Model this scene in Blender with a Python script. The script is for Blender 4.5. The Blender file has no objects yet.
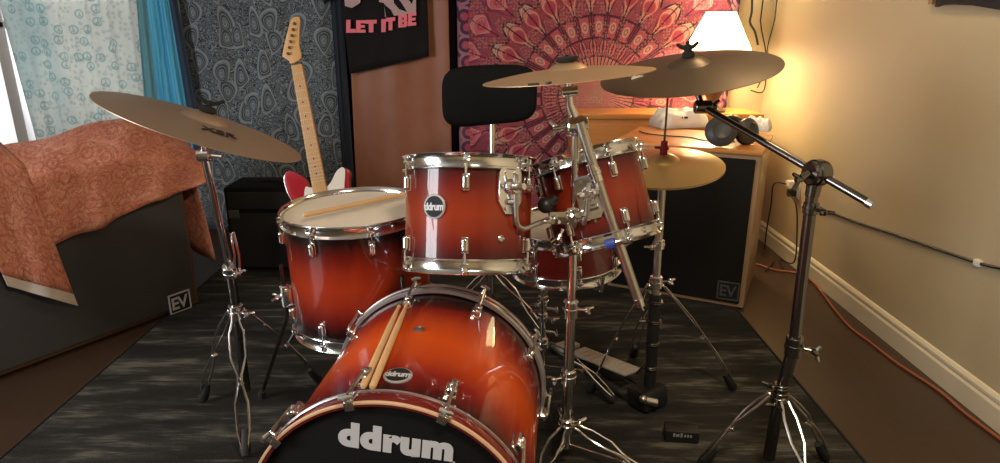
import bpy, bmesh, math, random
from mathutils import Vector, Matrix
random.seed(7)
PI = math.pi
S = bpy.context.scene
COL = S.collection
V = Vector

# ------------------------------------------------------------------ camera
CAM_H, FPX, TILT = 1.26, 650.0, math.radians(17.3)
cd = bpy.data.cameras.new('camera'); cam = bpy.data.objects.new('camera', cd); COL.objects.link(cam)
cam.location = (0, 0, CAM_H); cam.rotation_euler = (PI/2 - TILT, 0, 0)
cd.sensor_fit = 'HORIZONTAL'; cd.sensor_width = 36; cd.lens = 36*FPX/1000; cd.clip_start = .02
S.camera = cam
_c, _s = math.cos(TILT), math.sin(TILT)
EYE = V((0, 0, CAM_H))
def ray(px, py):
    a = (px-500)/FPX; b = (231.5-py)/FPX
    return V((a, _c+b*_s, -_s+b*_c))
def atY(px, py, y):
    r = ray(px, py); return EYE + r*(y/r.y)
def atZ(px, py, z):
    r = ray(px, py); return EYE + r*((z-CAM_H)/r.z)
def atX(px, py, x):
    r = ray(px, py); return EYE + r*(x/r.x)
def atD(px, py, d):
    return EYE + ray(px, py)*d
def on_plane(px, py, p, n):
    r = ray(px, py); return EYE + r*((V(p)-EYE).dot(V(n))/r.dot(V(n)))

# ------------------------------------------------------------------ node expressions
class G:
    def __init__(self, name):
        self.m = bpy.data.materials.new(name); self.m.use_nodes = True
        self.t = self.m.node_tree; self.n = self.t.nodes
        self.b = self.n['Principled BSDF']; self.out = self.n['Material Output']
    def node(self, ty): return self.n.new(ty)
    def put(self, sock, v):
        if isinstance(v, X): v = v.s
        if isinstance(v, (int, float)): sock.default_value = v
        elif isinstance(v, (tuple, list)): sock.default_value = tuple(v) if len(v) == len(sock.default_value) else (*v, 1)
        else: self.t.links.new(v, sock)
    def math(self, op, *a):
        n = self.node('ShaderNodeMath'); n.operation = op
        for i, v in enumerate(a): self.put(n.inputs[i], v)
        return X(self, n.outputs[0])
    def coord(self, kind='Object'):
        if not hasattr(self, 'tc'): self.tc = self.node('ShaderNodeTexCoord')
        return self.tc.outputs[kind]
    def xyz(self, kind='Object'):
        n = self.node('ShaderNodeSeparateXYZ'); self.put(n.inputs[0], self.coord(kind) if isinstance(kind, str) else kind)
        return [X(self, o) for o in n.outputs]
    def vec(self, x, y, z=0.0):
        n = self.node('ShaderNodeCombineXYZ')
        for i, v in enumerate((x, y, z)): self.put(n.inputs[i], v)
        return n.outputs[0]
    def noise(self, v, scale, detail=3, rough=.5, dist=0, color=False):
        n = self.node('ShaderNodeTexNoise'); self.put(n.inputs['Vector'], v); n.inputs['Scale'].default_value = scale
        n.inputs['Detail'].default_value = detail; n.inputs['Roughness'].default_value = rough; n.inputs['Distortion'].default_value = dist
        return n.outputs['Color'] if color else X(self, n.outputs['Fac'])
    def voro(self, v, scale, rand=1., dims='3D', feature='F1'):
        n = self.node('ShaderNodeTexVoronoi'); n.voronoi_dimensions = dims; n.feature = feature
        self.put(n.inputs['Vector'], v); n.inputs['Scale'].default_value = scale; n.inputs['Randomness'].default_value = rand
        return n
    def mix(self, f, a, b):
        n = self.node('ShaderNodeMix'); n.data_type = 'RGBA'
        self.put(n.inputs[0], f); self.put(n.inputs[6], a); self.put(n.inputs[7], b)
        return n.outputs[2]
    def ramp(self, f, *stops):
        n = self.node('ShaderNodeValToRGB'); self.put(n.inputs[0], f); e = n.color_ramp.elements
        while len(e) < len(stops): e.new(.5)
        for el, (p, c) in zip(e, stops): el.position = p; el.color = (*c, 1)
        return n.outputs[0]
    def ss(self, v, a, b):
        n = self.node('ShaderNodeMapRange'); n.interpolation_type = 'SMOOTHSTEP'
        self.put(n.inputs[0], v); n.inputs[1].default_value = a; n.inputs[2].default_value = b
        return X(self, n.outputs[0])
    def base(self, color=None, rough=.5, metal=0., coat=0., spec=.5):
        b = self.b
        if color is not None: self.put(b.inputs['Base Color'], color)
        self.put(b.inputs['Roughness'], rough); self.put(b.inputs['Metallic'], metal)
        b.inputs['Coat Weight'].default_value = coat; b.inputs['Coat Roughness'].default_value = .05
        b.inputs['Specular IOR Level'].default_value = spec
        return self
    def bump(self, h, strength=.3, dist=.01):
        n = self.node('ShaderNodeBump'); self.put(n.inputs['Height'], h); n.inputs['Strength'].default_value = strength
        n.inputs['Distance'].default_value = dist; self.t.links.new(n.outputs[0], self.b.inputs['Normal']); return self
class X:
    def __init__(self, g, s): self.g, self.s = g, s
    def __add__(a, b): return a.g.math('ADD', a, b)
    __radd__ = __add__
    def __mul__(a, b): return a.g.math('MULTIPLY', a, b)
    __rmul__ = __mul__
    def __sub__(a, b): return a.g.math('SUBTRACT', a, b)
    def __rsub__(a, b): return a.g.math('SUBTRACT', b, a)
    def __truediv__(a, b): return a.g.math('DIVIDE', a, b)
    def lt(a, b): return a.g.math('LESS_THAN', a, b)
    def gt(a, b): return a.g.math('GREATER_THAN', a, b)
    def f(a, op, *k): return a.g.math(op, a, *k)
    def abs(a): return a.f('ABSOLUTE')
    def fr(a): return a.f('FRACT')
    def sin(a): return a.f('SINE')
    def max(a, b): return a.f('MAXIMUM', b)
    def min(a, b): return a.f('MINIMUM', b)

M = {}
def plain(name, color, rough=.5, metal=0., coat=0., spec=.5, var=0.0, vscale=8):
    g = G(name)
    if var:
        n = g.noise(g.coord(), vscale, 4)
        col = g.mix(n, tuple(c*(1-var) for c in color), tuple(min(1, c*(1+var)) for c in color))
        g.base(col, rough, metal, coat, spec)
    else:
        g.base(color, rough, metal, coat, spec)
    M[name] = g.m
    return g
plain('chrome', (.86, .86, .86), .14, 1., var=.06)
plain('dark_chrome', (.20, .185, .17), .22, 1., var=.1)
plain('brushed_steel', (.62, .60, .56), .3, 1., var=.1)
plain('gold_metal', (.8, .62, .3), .25, 1.)
plain('pedal_grey', (.42, .39, .33), .5, .3)
plain('black_rubber', (.012, .012, .012), .6)
plain('black_plastic', (.013, .013, .013), .38)
plain('grey_plastic', (.05, .05, .05), .45)
plain('black_head', (.006, .006, .006), .55, spec=.2)
plain('logo_grey', (.50, .50, .52), .4)
plain('badge_silver', (.6, .6, .6), .3, .6)
plain('badge_white', (.62, .63, .66), .5)
plain('dark_ink', (.018, .014, .01), .5)
plain('faint_ink', (.62, .56, .46), .5)
plain('cream_head', (.70, .63, .52), .5, var=.12, vscale=5)
plain('stick_wood', (.62, .39, .19), .45, var=.18, vscale=14)
plain('white_plastic', (.75, .72, .66), .4)
plain('paper', (.85, .83, .78), .8, var=.05)
plain('cable_black', (.012, .012, .011), .5)
plain('cable_orange', (.30, .085, .036), .5)
plain('trim_paint', (.72, .64, .47), .4, var=.04)
plain('window_paint', (.42, .40, .40), .5)
plain('felt_black', (.012, .012, .012), .95)
plain('felt_red', (.18, .01, .01), .95)
plain('tape_blue', (.03, .06, .32), .5)
plain('tape_white', (.75, .7, .6), .7)
plain('vinyl_black', (.006, .006, .006), .8, spec=.15)
plain('guitar_red', (.36, .012, .022), .15, coat=1)
plain('pickguard_white', (.74, .68, .60), .3)
plain('pearl_wood', (.3, .16, .07), .4, var=.2)
plain('beech_edge', (.56, .36, .22), .4, var=.1)
plain('hoop_red', (.13, .008, .006), .15, coat=1, var=.25)
plain('hoop_silver', (.55, .52, .52), .28, .8)
plain('pink_ink', (.85, .20, .25), .8)
plain('pale_ink', (.48, .33, .33), .8)

# sunburst lacquer: orange middle, dark red towards both rims
def sunburst(name, mid, red, edge, reach=1.0):
    g = G(name); x, y, z = g.xyz('Generated')
    t = (z-.5).abs()*2.0*reach
    n = g.noise(g.vec(x*9, y*9, z*1.2), 3, 4)
    t = t + (n-.5)*.18
    col = g.ramp(t, (0, mid), (.30, tuple(.65*a+.35*b for a, b in zip(mid, red))), (.58, red), (.88, edge), (1, edge))
    g.base(col, .4, 0, .75, spec=.15); g.b.inputs['Coat Roughness'].default_value = .035; M[name] = g.m
sunburst('burst_bass', (.60, .075, .006), (.22, .010, .005), (.014, .0015, .002))
sunburst('burst_tom', (.26, .028, .007), (.13, .009, .005), (.030, .003, .003))
sunburst('burst_floor', (.32, .028, .006), (.13, .007, .003), (.010, .0015, .0015), 1.12)
plain('red_shell', (.22, .014, .008), .3, coat=1, var=.15)

# lathed bronze
def bronze(name, a, b, rough):
    g = G(name); x, y, z = g.xyz()
    r = (x*x+y*y).f('SQRT')
    n = g.noise(g.vec(r*160, 0.0, 0.0), 1.0, 4, .7)
    n2 = g.noise(g.coord(), 7, 3)
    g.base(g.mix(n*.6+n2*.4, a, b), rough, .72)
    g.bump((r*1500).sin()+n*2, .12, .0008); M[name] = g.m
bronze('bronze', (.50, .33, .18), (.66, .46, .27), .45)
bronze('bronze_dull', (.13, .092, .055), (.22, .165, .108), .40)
bronze('bronze_brown', (.40, .29, .21), (.54, .41, .31), .45)
bronze('bronze_gold', (.82, .54, .20), (.95, .68, .30), .34)

# room surfaces
g = G('wall_paint'); n = g.noise(g.coord(), 2.2, 4); n2 = g.noise(g.coord(), 90, 2)
g.base(g.mix(n, (.48, .39, .24), (.525, .43, .275)), .6).bump(n2, .08, .004); M['wall'] = g.m
plain('ceiling_paint', (.52, .48, .42), .8, var=.03)
g = G('floor_laminate'); x, y, z = g.xyz()
row = (x/.13).f('FLOOR'); seam = (x/.13).fr()
yo = y + (row*12.9898).sin()*.7
brd = (yo/1.2).f('FLOOR')
tone = ((row*12.9+brd*78.2).sin()*43758.5).fr()
gr = g.noise(g.vec(x*30, y*2.2, tone*9), 1.6, 5, .6)
col = g.mix(gr*.6+tone*.25, (.036, .020, .012), (.066, .037, .022))
line = seam.lt(.012).max((yo/1.2).fr().lt(.002))
g.base(g.mix(line*.6, col, (.03, .015, .008)), .34); M['floor'] = g.m
g = G('rug_pile'); x, y, z = g.xyz()
a = g.noise(g.vec(x*3.0, y*15, 0.0), 1.7, 5, .65)
b = g.noise(g.vec(x*.9+9, y*5, 3.0), 2.2, 4, .6)
c = g.noise(g.vec(x*4, y*40, 1.0), 2.0, 3, .6)
st = g.ss(a*b*4*(.6+c*.8), 1.02, 1.75)
fz = g.noise(g.coord(), 260, 2)
col = g.mix(g.ss(b, .35, .7), (.017, .016, .014), (.038, .036, .031))
g.base(g.mix(st*.8, col, (.14, .13, .105)), .92, spec=.15).bump(fz, .5, .006); M['rug'] = g.m
plain('rug_binding', (.012, .011, .010), .9)

# wood of the furniture
def wood(name, a, b, rough=.35, coat=.3, axis=0):
    g = G(name); p = g.xyz()
    q = [k*14 for k in p]; q[axis] = p[axis]*1.1
    n = g.noise(g.vec(*q), 1.6, 5, .6, .6)
    g.base(g.mix(n, a, b), rough, 0, coat); M[name] = g.m
wood('maple', (.55, .29, .10), (.70, .41, .17), .35, .5, 1)
wood('orange_wood', (.46, .17, .035), (.66, .28, .07), .4, .2, 0)
wood('brown_cabinet', (.075, .042, .022), (.12, .068, .036), .45, .1, 2)
wood('tan_cabinet', (.30, .19, .10), (.40, .26, .14), .4, .2, 2)

# speaker grille cloth
g = G('grille_cloth'); x, y, z = g.xyz()
w = ((x*1800).sin()+(z*1800).sin())*.25+.5
g.base(g.mix(w, (.008, .007, .006), (.017, .015, .013)), .9, spec=.15).bump(w, .3, .001); M['grille'] = g.m
plain('hazed_grille', (.062, .062, .066), .9, spec=.3, var=.15)  # lens-flare haze painted into the left grille as a lighter grey

# ---- cloths
def rot2(g, px, py, ang):
    c = (ang+PI/2).sin(); s = ang.sin()
    return px*c-py*s, px*s+py*c
def motif_cells(g, x, y, scale, rand):
    vo = g.voro(g.vec(x, y, 0.0), scale, rand, '2D')
    q = g.xyz(vo.outputs['Position']); cc = g.node('ShaderNodeSeparateColor'); g.put(cc.inputs[0], vo.outputs['Color'])
    return x-q[0], y-q[1], X(g, cc.outputs[0]), X(g, cc.outputs[1]), X(g, vo.outputs['Distance'])
def paisley(name, bg, mid, light, scale, rough=.85):
    g = G(name); x, y, z = g.xyz()
    u, v, r1, r2, d = motif_cells(g, x, z, scale, .85)
    ang = r1*2.4-1.2
    a, b = rot2(g, u*scale*1.45, v*scale*.80, ang)          # cell-sized coordinates
    bend = a + b*b*.55*((r2.gt(.5))*2-1)            # curl the tip
    yy = b+.05
    wdt = (yy*.62+.36).max(.001)
    tear = ((bend/wdt*.42)*(bend/wdt*.42) + yy*yy*1.5).f('SQRT')
    rings = g.ss((tear*62+g.noise(g.vec(x, z, 9.0), 26, 2)*5).sin(), .1, .6)
    inside = 1-g.ss(tear, .50, .56)
    core = 1-g.ss(tear, .14, .18)
    edge = g.ss(tear, .40, .43)*(1-g.ss(tear, .48, .52))
    wn = g.noise(g.vec(x, z, 0.0), scale*2.2, 3, .5, 2.2)
    scroll = g.ss((wn*70).sin(), .25, .7)
    fl = g.voro(g.vec(x, z, 4.0), scale*6, 1.0)
    dots = 1-g.ss(X(g, fl.outputs['Distance']), .18, .32)
    lightm = (inside*(rings*.6+core*.4)).max(edge*.9).max((1-inside)*(scroll*.9).max(dots*.6))
    midm = inside*.55+(1-inside)*g.ss(wn, .45, .6)*.5
    big = g.noise(g.vec(x, z, 0.0), 1.7, 3)
    c = g.mix(midm, bg, mid); c = g.mix(lightm.min(1.0)*(.55+big*.5), c, light)
    n3 = g.noise(g.coord(), 400, 1)
    g.base(c, rough, spec=.2).bump(n3, .2, .002); M[name] = g.m
    return g
paisley('paisley_dark', (.030, .040, .054), (.070, .088, .108), (.34, .38, .39), 6.4)
# pink mandala
g = G('mandala_print'); x, y, z = g.xyz()
r = (x*x+z*z).f('SQRT'); th = z.f('ARCTAN2', x)/(2*PI)+.5
col = (.07, .022, .04)
big = g.noise(g.coord(), 3, 3)
def ringlayer(col, n, r0, r1, shape, fill, inner, rim, phase=0.0):
    u = ((th*n+phase).fr()-.5)*2                     # -1..1 across a petal
    v = (r-r0)/(r1-r0)
    inr = v.gt(0)*v.lt(1)
    w = {'petal': (v*PI*.86+.3).sin()*.84, 'cell': 0.86+v*0, 'drop': (v*1.7+.12).min(1.0)*((1-v)*3.2).min(1.0).max(0.0).f('SQRT')*.97}[shape]
    q = u.abs()/w.max(.01)
    m = (1-g.ss(q, .9, 1.0))*inr
    col = g.mix(m, col, rim)
    vm = (v-.5).abs()*2
    q2 = q.max(vm*.8)
    m2 = (1-g.ss(q2, .66, .74))*inr
    col = g.mix(m2, col, fill)
    q3 = (q*q*1.3+vm*vm*1.5)
    m3 = (1-g.ss(q3, .35, .5))*inr
    col = g.mix(m3, col, inner)
    rg = g.ss((q3*16).sin(), .3, .7)*m2*.55
    col = g.mix(rg, col, rim)
    return col
DK = (.050, .018, .030); PK = (.52, .10, .13); RO = (.40, .055, .085); SA = (.50, .20, .17); TN = (.40, .27, .20); PL = (.18, .045, .10)
NS = 30
lace = g.voro(g.vec(x, z, 1.0), 38, .8, '2D'); lc = g.ss((X(g, lace.outputs['Distance'])*26).sin(), -.2, .4)
col = g.mix(r.gt(.23), col, g.mix(lc, (.14, .03, .05), (.42, .10, .12)))
sp = ((th*60).fr()-.5).abs()
col = g.mix(r.lt(.23)*sp.lt(.34), col, (.36, .20, .16)); col = g.mix(r.lt(.23)*sp.lt(.16)*r.gt(.05), col, (.46, .12, .13))
col = ringlayer(col, NS, .232, .335, 'petal', (.52, .20, .18), PK, DK, .5)
col = ringlayer(col, NS, .335, .465, 'cell', (.46, .10, .12), (.55, .27, .22), (.10, .025, .045))
col = ringlayer(col, NS, .470, .700, 'drop', (.54, .33, .26), PK, DK, .5)
col = ringlayer(col, NS, .500, .660, 'drop', (.60, .26, .21), RO, (.30, .05, .07), .5)
col = ringlayer(col, NS, .690, .93, 'drop', RO, (.56, .15, .18), PL)
col = ringlayer(col, NS, .735, .88, 'drop', (.58, .22, .22), PK, (.22, .03, .06))
col = ringlayer(col, NS, .93, 1.10, 'petal', (.28, .07, .13), TN, (.07, .03, .06), .5)
spoke = (((th*NS+.5).fr()-.5).abs()*r*(6.283/NS)).lt(.0045)*r.gt(.23)*r.lt(.72)
spoke = spoke.max((((th*NS).fr()-.5).abs()*r*(6.283/NS)).lt(.0035)*r.gt(.68)*r.lt(.92))
col = g.mix(spoke*.9, col, DK)
for rr, ww in ((.230, .004), (.335, .004), (.467, .005), (.93, .006)):
    col = g.mix((r-rr).abs().lt(ww)*.8, col, DK)
vo = g.voro(g.vec(x, z, 0.0), 55, .6, '2D'); dots = 1-g.ss(X(g, vo.outputs['Distance']), .25, .4)
col = g.mix(dots*g.noise(g.coord(), 9, 2).gt(.5)*.35, col, (.55, .27, .22))
# border, outside the square's inner edge
bord = (x.abs().gt(.775)).max(z.abs().gt(1.12))
u, v, r1, r2, d = motif_cells(g, x, z, 11, .5)
bcol = g.mix(g.ss((d*14).sin(), .0, .5), (.055, .03, .07), (.34, .16, .20)); bcol = g.mix((d).lt(.25), bcol, (.38, .07, .11))
col = g.mix(bord*.9, col, bcol)
g.base(col, .85, spec=.2).bump(g.noise(g.coord(), 350, 1), .15, .002); M['mandala'] = g.m
# sheer printed curtain: pale with teal rings
g = G('sheer_print'); x, y, z = g.xyz()
u, v, r1, r2, d = motif_cells(g, x, z, 12.5, .75)
rr = (u*u+v*v).f('SQRT')
ringm = ((rr-.023).abs().lt(.0038)).max((rr.lt(.023))*((u.abs().lt(.0026)).max(v.lt(0)*((u.abs()-v*-.8).abs().lt(.0034)))))
ringm = ringm*r1.gt(.35)
leaf = g.voro(g.vec(x, z, 2.0), 36, .9); lm = 1-g.ss(X(g, leaf.outputs['Distance']), .25, .5)
stripe = g.ss(g.noise(g.vec(x*1.0, z*.15, 0.0), 2.6, 2), .5, .62)
c = g.mix(lm*.6, (.56, .57, .54), (.34, .39, .38)); c = g.mix(stripe*.4, c, (.30, .42, .45)); c = g.mix(ringm*.6, c, (.16, .30, .31))
g.base(c, .9, spec=.1)
tr = g.node('ShaderNodeBsdfTranslucent'); g.put(tr.inputs[0], c)
ms = g.node('ShaderNodeMixShader'); ms.inputs[0].default_value = .45
g.t.links.new(g.b.outputs[0], ms.inputs[1]); g.t.links.new(tr.outputs[0], ms.inputs[2]); g.t.links.new(ms.outputs[0], g.out.inputs[0]); M['sheer'] = g.m
# crinkled blue scarf with teal and navy edges (u runs across it)
g = G('scarf_blue'); uvn = g.xyz('UV')
cr = g.noise(g.vec(uvn[0]*26+g.noise(g.coord(), 6, 2)*1.5, uvn[1]*3, 0.0), 1.2, 3, .6)
c = g.mix(g.ss(cr, .35, .65), (.06, .36, .64), (.16, .62, .88))
c = g.mix(g.ss(uvn[0], .26, .29), (.16, .38, .45), c); c = g.mix(g.ss(uvn[0], .78, .81), c, (.045, .07, .115))
g.base(c, .8, spec=.2).bump(cr, .7, .02); M['scarf'] = g.m
# orange paisley throw
g = G('throw_print'); uvn = g.xyz('UV'); x, y = uvn[0], uvn[1]
u, v, r1, r2, d = motif_cells(g, x, y, 6.5, .9)
wn = g.noise(g.vec(x, y, 0.0), 9, 3, .5, 1.8)
w2 = g.noise(g.vec(x, y, 3.0), 4.2, 2, .5, 3.2); w3 = g.noise(g.vec(x, y, 7.0), 13, 3, .5, 1.5)
rg = g.ss((w2*62).sin(), .35, .8)*g.ss(w3, .38, .55); sc = g.ss((wn*34).sin(), .5, .85)
c = g.mix(g.noise(g.coord(), 4, 3), (.58, .19, .125), (.72, .30, .20))
c = g.mix(rg*.6, c, (.80, .46, .32)); c = g.mix(sc*.5, c, (.33, .08, .05)); c = g.mix(g.ss(w3, .56, .66)*.5, c, (.78, .42, .27)); c = g.mix(g.ss((d*30+w3*4).sin(), .4, .8)*(1-g.ss(d, .35, .5))*.45, c, (.34, .085, .055))
g.base(c, .55, spec=.35).bump(g.noise(g.coord(), 300, 1), .15, .002); M['throw'] = g.m
plain('throw_hem', (.62, .56, .50), .8, var=.1, vscale=30)
g = G('satin_orange'); x, y, z = g.xyz(); n = g.noise(g.vec(x*9, 0.0, z*5), 1.2, 3, .5, .8)
g.base(g.mix(n, (.235, .085, .045), (.34, .135, .072)), .5, spec=.4); M['satin'] = g.m
plain('black_cloth', (.010, .009, .010), .95, spec=.1, var=.3)
plain('tee_black', (.014, .012, .013), .9, spec=.15, var=.2)
plain('charcoal_cloth', (.05, .045, .045), .9, var=.2)
plain('navy_cloth', (.014, .02, .03), .9, var=.2)
# glowing lamp shade
g = G('lamp_shade_fabric'); g.base((.9, .82, .6), .8); g.b.inputs['Emission Color'].default_value = (1, .80, .42, 1); g.b.inputs['Emission Strength'].default_value = 5.5; M['shade'] = g.m
g = G('bulb_glow'); g.base((1, .9, .7), .5); g.b.inputs['Emission Color'].default_value = (1, .75, .4, 1); g.b.inputs['Emission Strength'].default_value = 8; M['bulb'] = g.m
g = G('ceiling_diffuser'); g.base((.9, .9, .9), .5); g.b.inputs['Emission Color'].default_value = (1, .88, .70, 1); g.b.inputs['Emission Strength'].default_value = 3; M['diffuser'] = g.m
g = G('window_glass'); t_ = g.node('ShaderNodeBsdfTransparent'); gl = g.node('ShaderNodeBsdfGlossy'); gl.inputs['Roughness'].default_value = .05
ms = g.node('ShaderNodeMixShader'); ms.inputs[0].default_value = .06
g.t.links.new(t_.outputs[0], ms.inputs[1]); g.t.links.new(gl.outputs[0], ms.inputs[2]); g.t.links.new(ms.outputs[0], g.out.inputs[0]); M['glass'] = g.m

# ------------------------------------------------------------------ mesh builder
def basis(n, hint=(0, 1, 0)):
    n = V(n).normalized(); h = V(hint)
    if abs(n.dot(h.normalized())) > .98: h = V((1, 0, 0))
    y = (h-n*h.dot(n)).normalized(); x = y.cross(n)
    return x, y, n
class MB:
    def __init__(self, org=(0, 0, 0)): self.bm = bmesh.new(); self.o = V(org)
    def _v(self, p): return self.bm.verts.new(V(p)-self.o)
    def face(self, vs):
        try: return self.bm.faces.new(vs)
        except ValueError: return None
    def ring(self, C, x, y, r, seg): return [self._v(V(C)+x*(r*math.cos(2*PI*i/seg))+y*(r*math.sin(2*PI*i/seg))) for i in range(seg)]
    def bridge(self, a, b):
        n = len(a)
        for i in range(n): self.face((a[i], a[(i+1) % n], b[(i+1) % n], b[i]))
    def lathe(self, prof, C=(0, 0, 0), n=(0, 0, 1), seg=32, cap=True, closed=False):
        x, y, n = basis(n); C = V(C); rs = []
        for r, h in prof:
            rs.append([self._v(C+n*h)] if r < 1e-6 else self.ring(C+n*h, x, y, r, seg))
        pairs = list(zip(rs, rs[1:]))
        if closed: pairs.append((rs[-1], rs[0]))
        for a, b in pairs:
            if len(a) == 1 and len(b) == 1: continue
            if len(a) == 1:
                for i in range(seg): self.face((a[0], b[(i+1) % seg], b[i]))
            elif len(b) == 1:
                for i in range(seg): self.face((a[i], a[(i+1) % seg], b[0]))
            else: self.bridge(a, b)
        if cap and not closed:
            if len(rs[0]) > 1: self.face(list(reversed(rs[0])))
            if len(rs[-1]) > 1: self.face(rs[-1])
        return self
    def cyl(self, p0, p1, r0, r1=None, seg=16, bev=0.0):
        p0, p1 = V(p0), V(p1); r1 = r0 if r1 is None else r1; L = (p1-p0).length
        if bev: pr = [(r0-bev, 0), (r0, bev), (r1, L-bev), (r1-bev, L)]
        else: pr = [(r0, 0), (r1, L)]
        return self.lathe(pr, p0, p1-p0, seg)
    def tube(self, pts, r, seg=8):
        pts = [V(p) for p in pts]; n = len(pts); rr = r if isinstance(r, (list, tuple)) else [r]*n
        T = [(pts[min(i+1, n-1)]-pts[max(i-1, 0)]).normalized() for i in range(n)]
        x, y, _ = basis(T[0], (0.3, .5, 1)); prev = None
        for i in range(n):
            x = (x-T[i]*x.dot(T[i])).normalized(); y = T[i].cross(x)
            rg = self.ring(pts[i], x, y, rr[i], seg)
            if prev: self.bridge(prev, rg)
            else: self.face(list(reversed(rg)))
            prev = rg
        self.face(prev); return self
    def box(self, C, size, R=None, bev=0.0, seg=2):
        b = bmesh.new(); bmesh.ops.create_cube(b, size=1.0)
        bmesh.ops.scale(b, vec=V(size), verts=b.verts)
        if bev: bmesh.ops.bevel(b, geom=b.edges[:], offset=bev, segments=seg, affect='EDGES', profile=.6)
        self.add(b, C, R); return self
    def ball(self, C, r, sc=(1, 1, 1), R=None, seg=16):
        b = bmesh.new(); bmesh.ops.create_uvsphere(b, u_segments=seg, v_segments=max(6, seg//2), radius=r)
        bmesh.ops.scale(b, vec=V(sc), verts=b.verts); self.add(b, C, R); return self
    def prism(self, pts2, h, C=(0, 0, 0), R=None, bev=0.0, seg=2):
        b = bmesh.new(); vs = [b.verts.new((p[0], p[1], 0)) for p in pts2]; f = b.faces.new(vs)
        r = bmesh.ops.extrude_face_region(b, geom=[f])
        bmesh.ops.translate(b, verts=[e for e in r['geom'] if isinstance(e, bmesh.types.BMVert)], vec=(0, 0, h))
        bmesh.ops.recalc_face_normals(b, faces=b.faces)
        if bev:
            ed = [e for e in b.edges if abs(e.verts[0].co.z-e.verts[1].co.z) < 1e-6]
            bmesh.ops.bevel(b, geom=ed, offset=bev, segments=seg, affect='EDGES', profile=.6)
        self.add(b, C, R); return self
    def add(self, b, C=(0, 0, 0), R=None):
        R = R if R is not None else Matrix.Identity(3); C = V(C); mp = {}
        for v in b.verts: mp[v] = self._v(R @ v.co + C)
        for f in b.faces: self.face([mp[v] for v in f.verts])
        b.free()
    def grid(self, rows, uv=None):
        """rows of points; optional uv rows stored on the loops"""
        vs = [[self._v(p) for p in r] for r in rows]
        L = self.bm.loops.layers.uv.verify() if uv else None
        for i in range(len(vs)-1):
            for j in range(len(vs[0])-1):
                f = self.face((vs[i][j], vs[i][j+1], vs[i+1][j+1], vs[i+1][j]))
                if f and uv:
                    for lp, (a, c) in zip(f.loops, ((i, j), (i, j+1), (i+1, j+1), (i+1, j))): lp[L].uv = uv[a][c]
        return self
    def mesh(self, name, mat, recalc=True, angle=35):
        me = bpy.data.meshes.new(name)
        if recalc: bmesh.ops.recalc_face_normals(self.bm, faces=self.bm.faces)
        self.bm.to_mesh(me); self.bm.free()
        me.materials.append(M[mat]); me.shade_smooth(); me.set_sharp_from_angle(angle=math.radians(angle))
        return me
    def build(self, name, mat, parent=None, thick=0.0, angle=35):
        o = bpy.data.objects.new(name, self.mesh(name, mat, angle=angle)); COL.objects.link(o)
        if parent: o.parent = parent
        if thick:
            md = o.modifiers.new('thickness', 'SOLIDIFY'); md.thickness = thick; md.offset = 0
        return o
def link(name, me, parent=None):
    o = bpy.data.objects.new(name, me); COL.objects.link(o)
    if parent: o.parent = parent
    return o
def tag(o, label, cat, group=None):
    o['label'] = label; o['category'] = cat
    if group: o['group'] = group
    return o
def thing(name, label, cat, loc=(0, 0, 0), group=None, R=None):
    o = bpy.data.objects.new(name, None); COL.objects.link(o); o.empty_display_size = .05
    o.matrix_world = (Matrix.Translation(V(loc)) @ (R.to_4x4() if R is not None else Matrix.Identity(4)))
    return tag(o, label, cat, group)
def struct(o): o['kind'] = 'structure'; return o
def mat3(x, y, z): return Matrix((x, y, z)).transposed()
def rz(a): return Matrix.Rotation(a, 3, 'Z')
_dg = None
def text_mesh(txt, size, depth, bold=0.0, spacing=1.0, shear=0.0):
    cu = bpy.data.curves.new('lettering', 'FONT'); cu.body = txt; cu.size = size; cu.extrude = depth; cu.offset = bold
    cu.align_x = 'CENTER'; cu.align_y = 'CENTER'; cu.space_character = spacing; cu.shear = shear
    o = bpy.data.objects.new('lettering', cu); COL.objects.link(o); bpy.context.view_layer.update()
    me = bpy.data.meshes.new_from_object(o.evaluated_get(bpy.context.evaluated_depsgraph_get()))
    bpy.data.objects.remove(o); return me
def lettering(name, txt, size, depth, mat, parent, loc, R, bold=0.0, spacing=1.0, width=None, height=None, shear=0.0, bend=None):
    me = text_mesh(txt, size, depth, bold, spacing, shear)
    xs = [v.co.x for v in me.vertices]; ys = [v.co.y for v in me.vertices]
    sx = width/(max(xs)-min(xs)) if width else 1; sy = height/(max(ys)-min(ys)) if height else sx
    cx, cy = (max(xs)+min(xs))/2, (max(ys)+min(ys))/2
    for v in me.vertices: v.co = V(((v.co.x-cx)*sx, (v.co.y-cy)*sy, v.co.z))
    me.materials.clear(); me.materials.append(M[mat])
    o = link(name, me, parent); o.matrix_local = Matrix.Translation(V(loc)) @ R.to_4x4(); return o
RX90 = Matrix.Rotation(PI/2, 3, 'X')        # text standing upright, facing -Y

# ================================================================== SETTING
XR, YB, XL, YF, ZC = 1.64, 4.12, -3.35, -2.2, 2.45
struct(MB().box(((XR+XL)/2, (YB+YF)/2, -.05), (XR-XL+.3, YB-YF+.3, .1)).build('floor', 'floor'))
struct(MB().box(((XR+XL)/2, (YB+YF)/2, ZC+.05), (XR-XL+.3, YB-YF+.3, .1)).build('ceiling', 'ceiling_paint'))
struct(MB().box((XR+.06, (YB+YF)/2, ZC/2), (.12, YB-YF+.24, ZC)).build('wall_right', 'wall'))
struct(MB().box(((XR+XL)/2, YF-.06, ZC/2), (XR-XL, .12, ZC)).build('wall_front', 'wall'))
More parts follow.
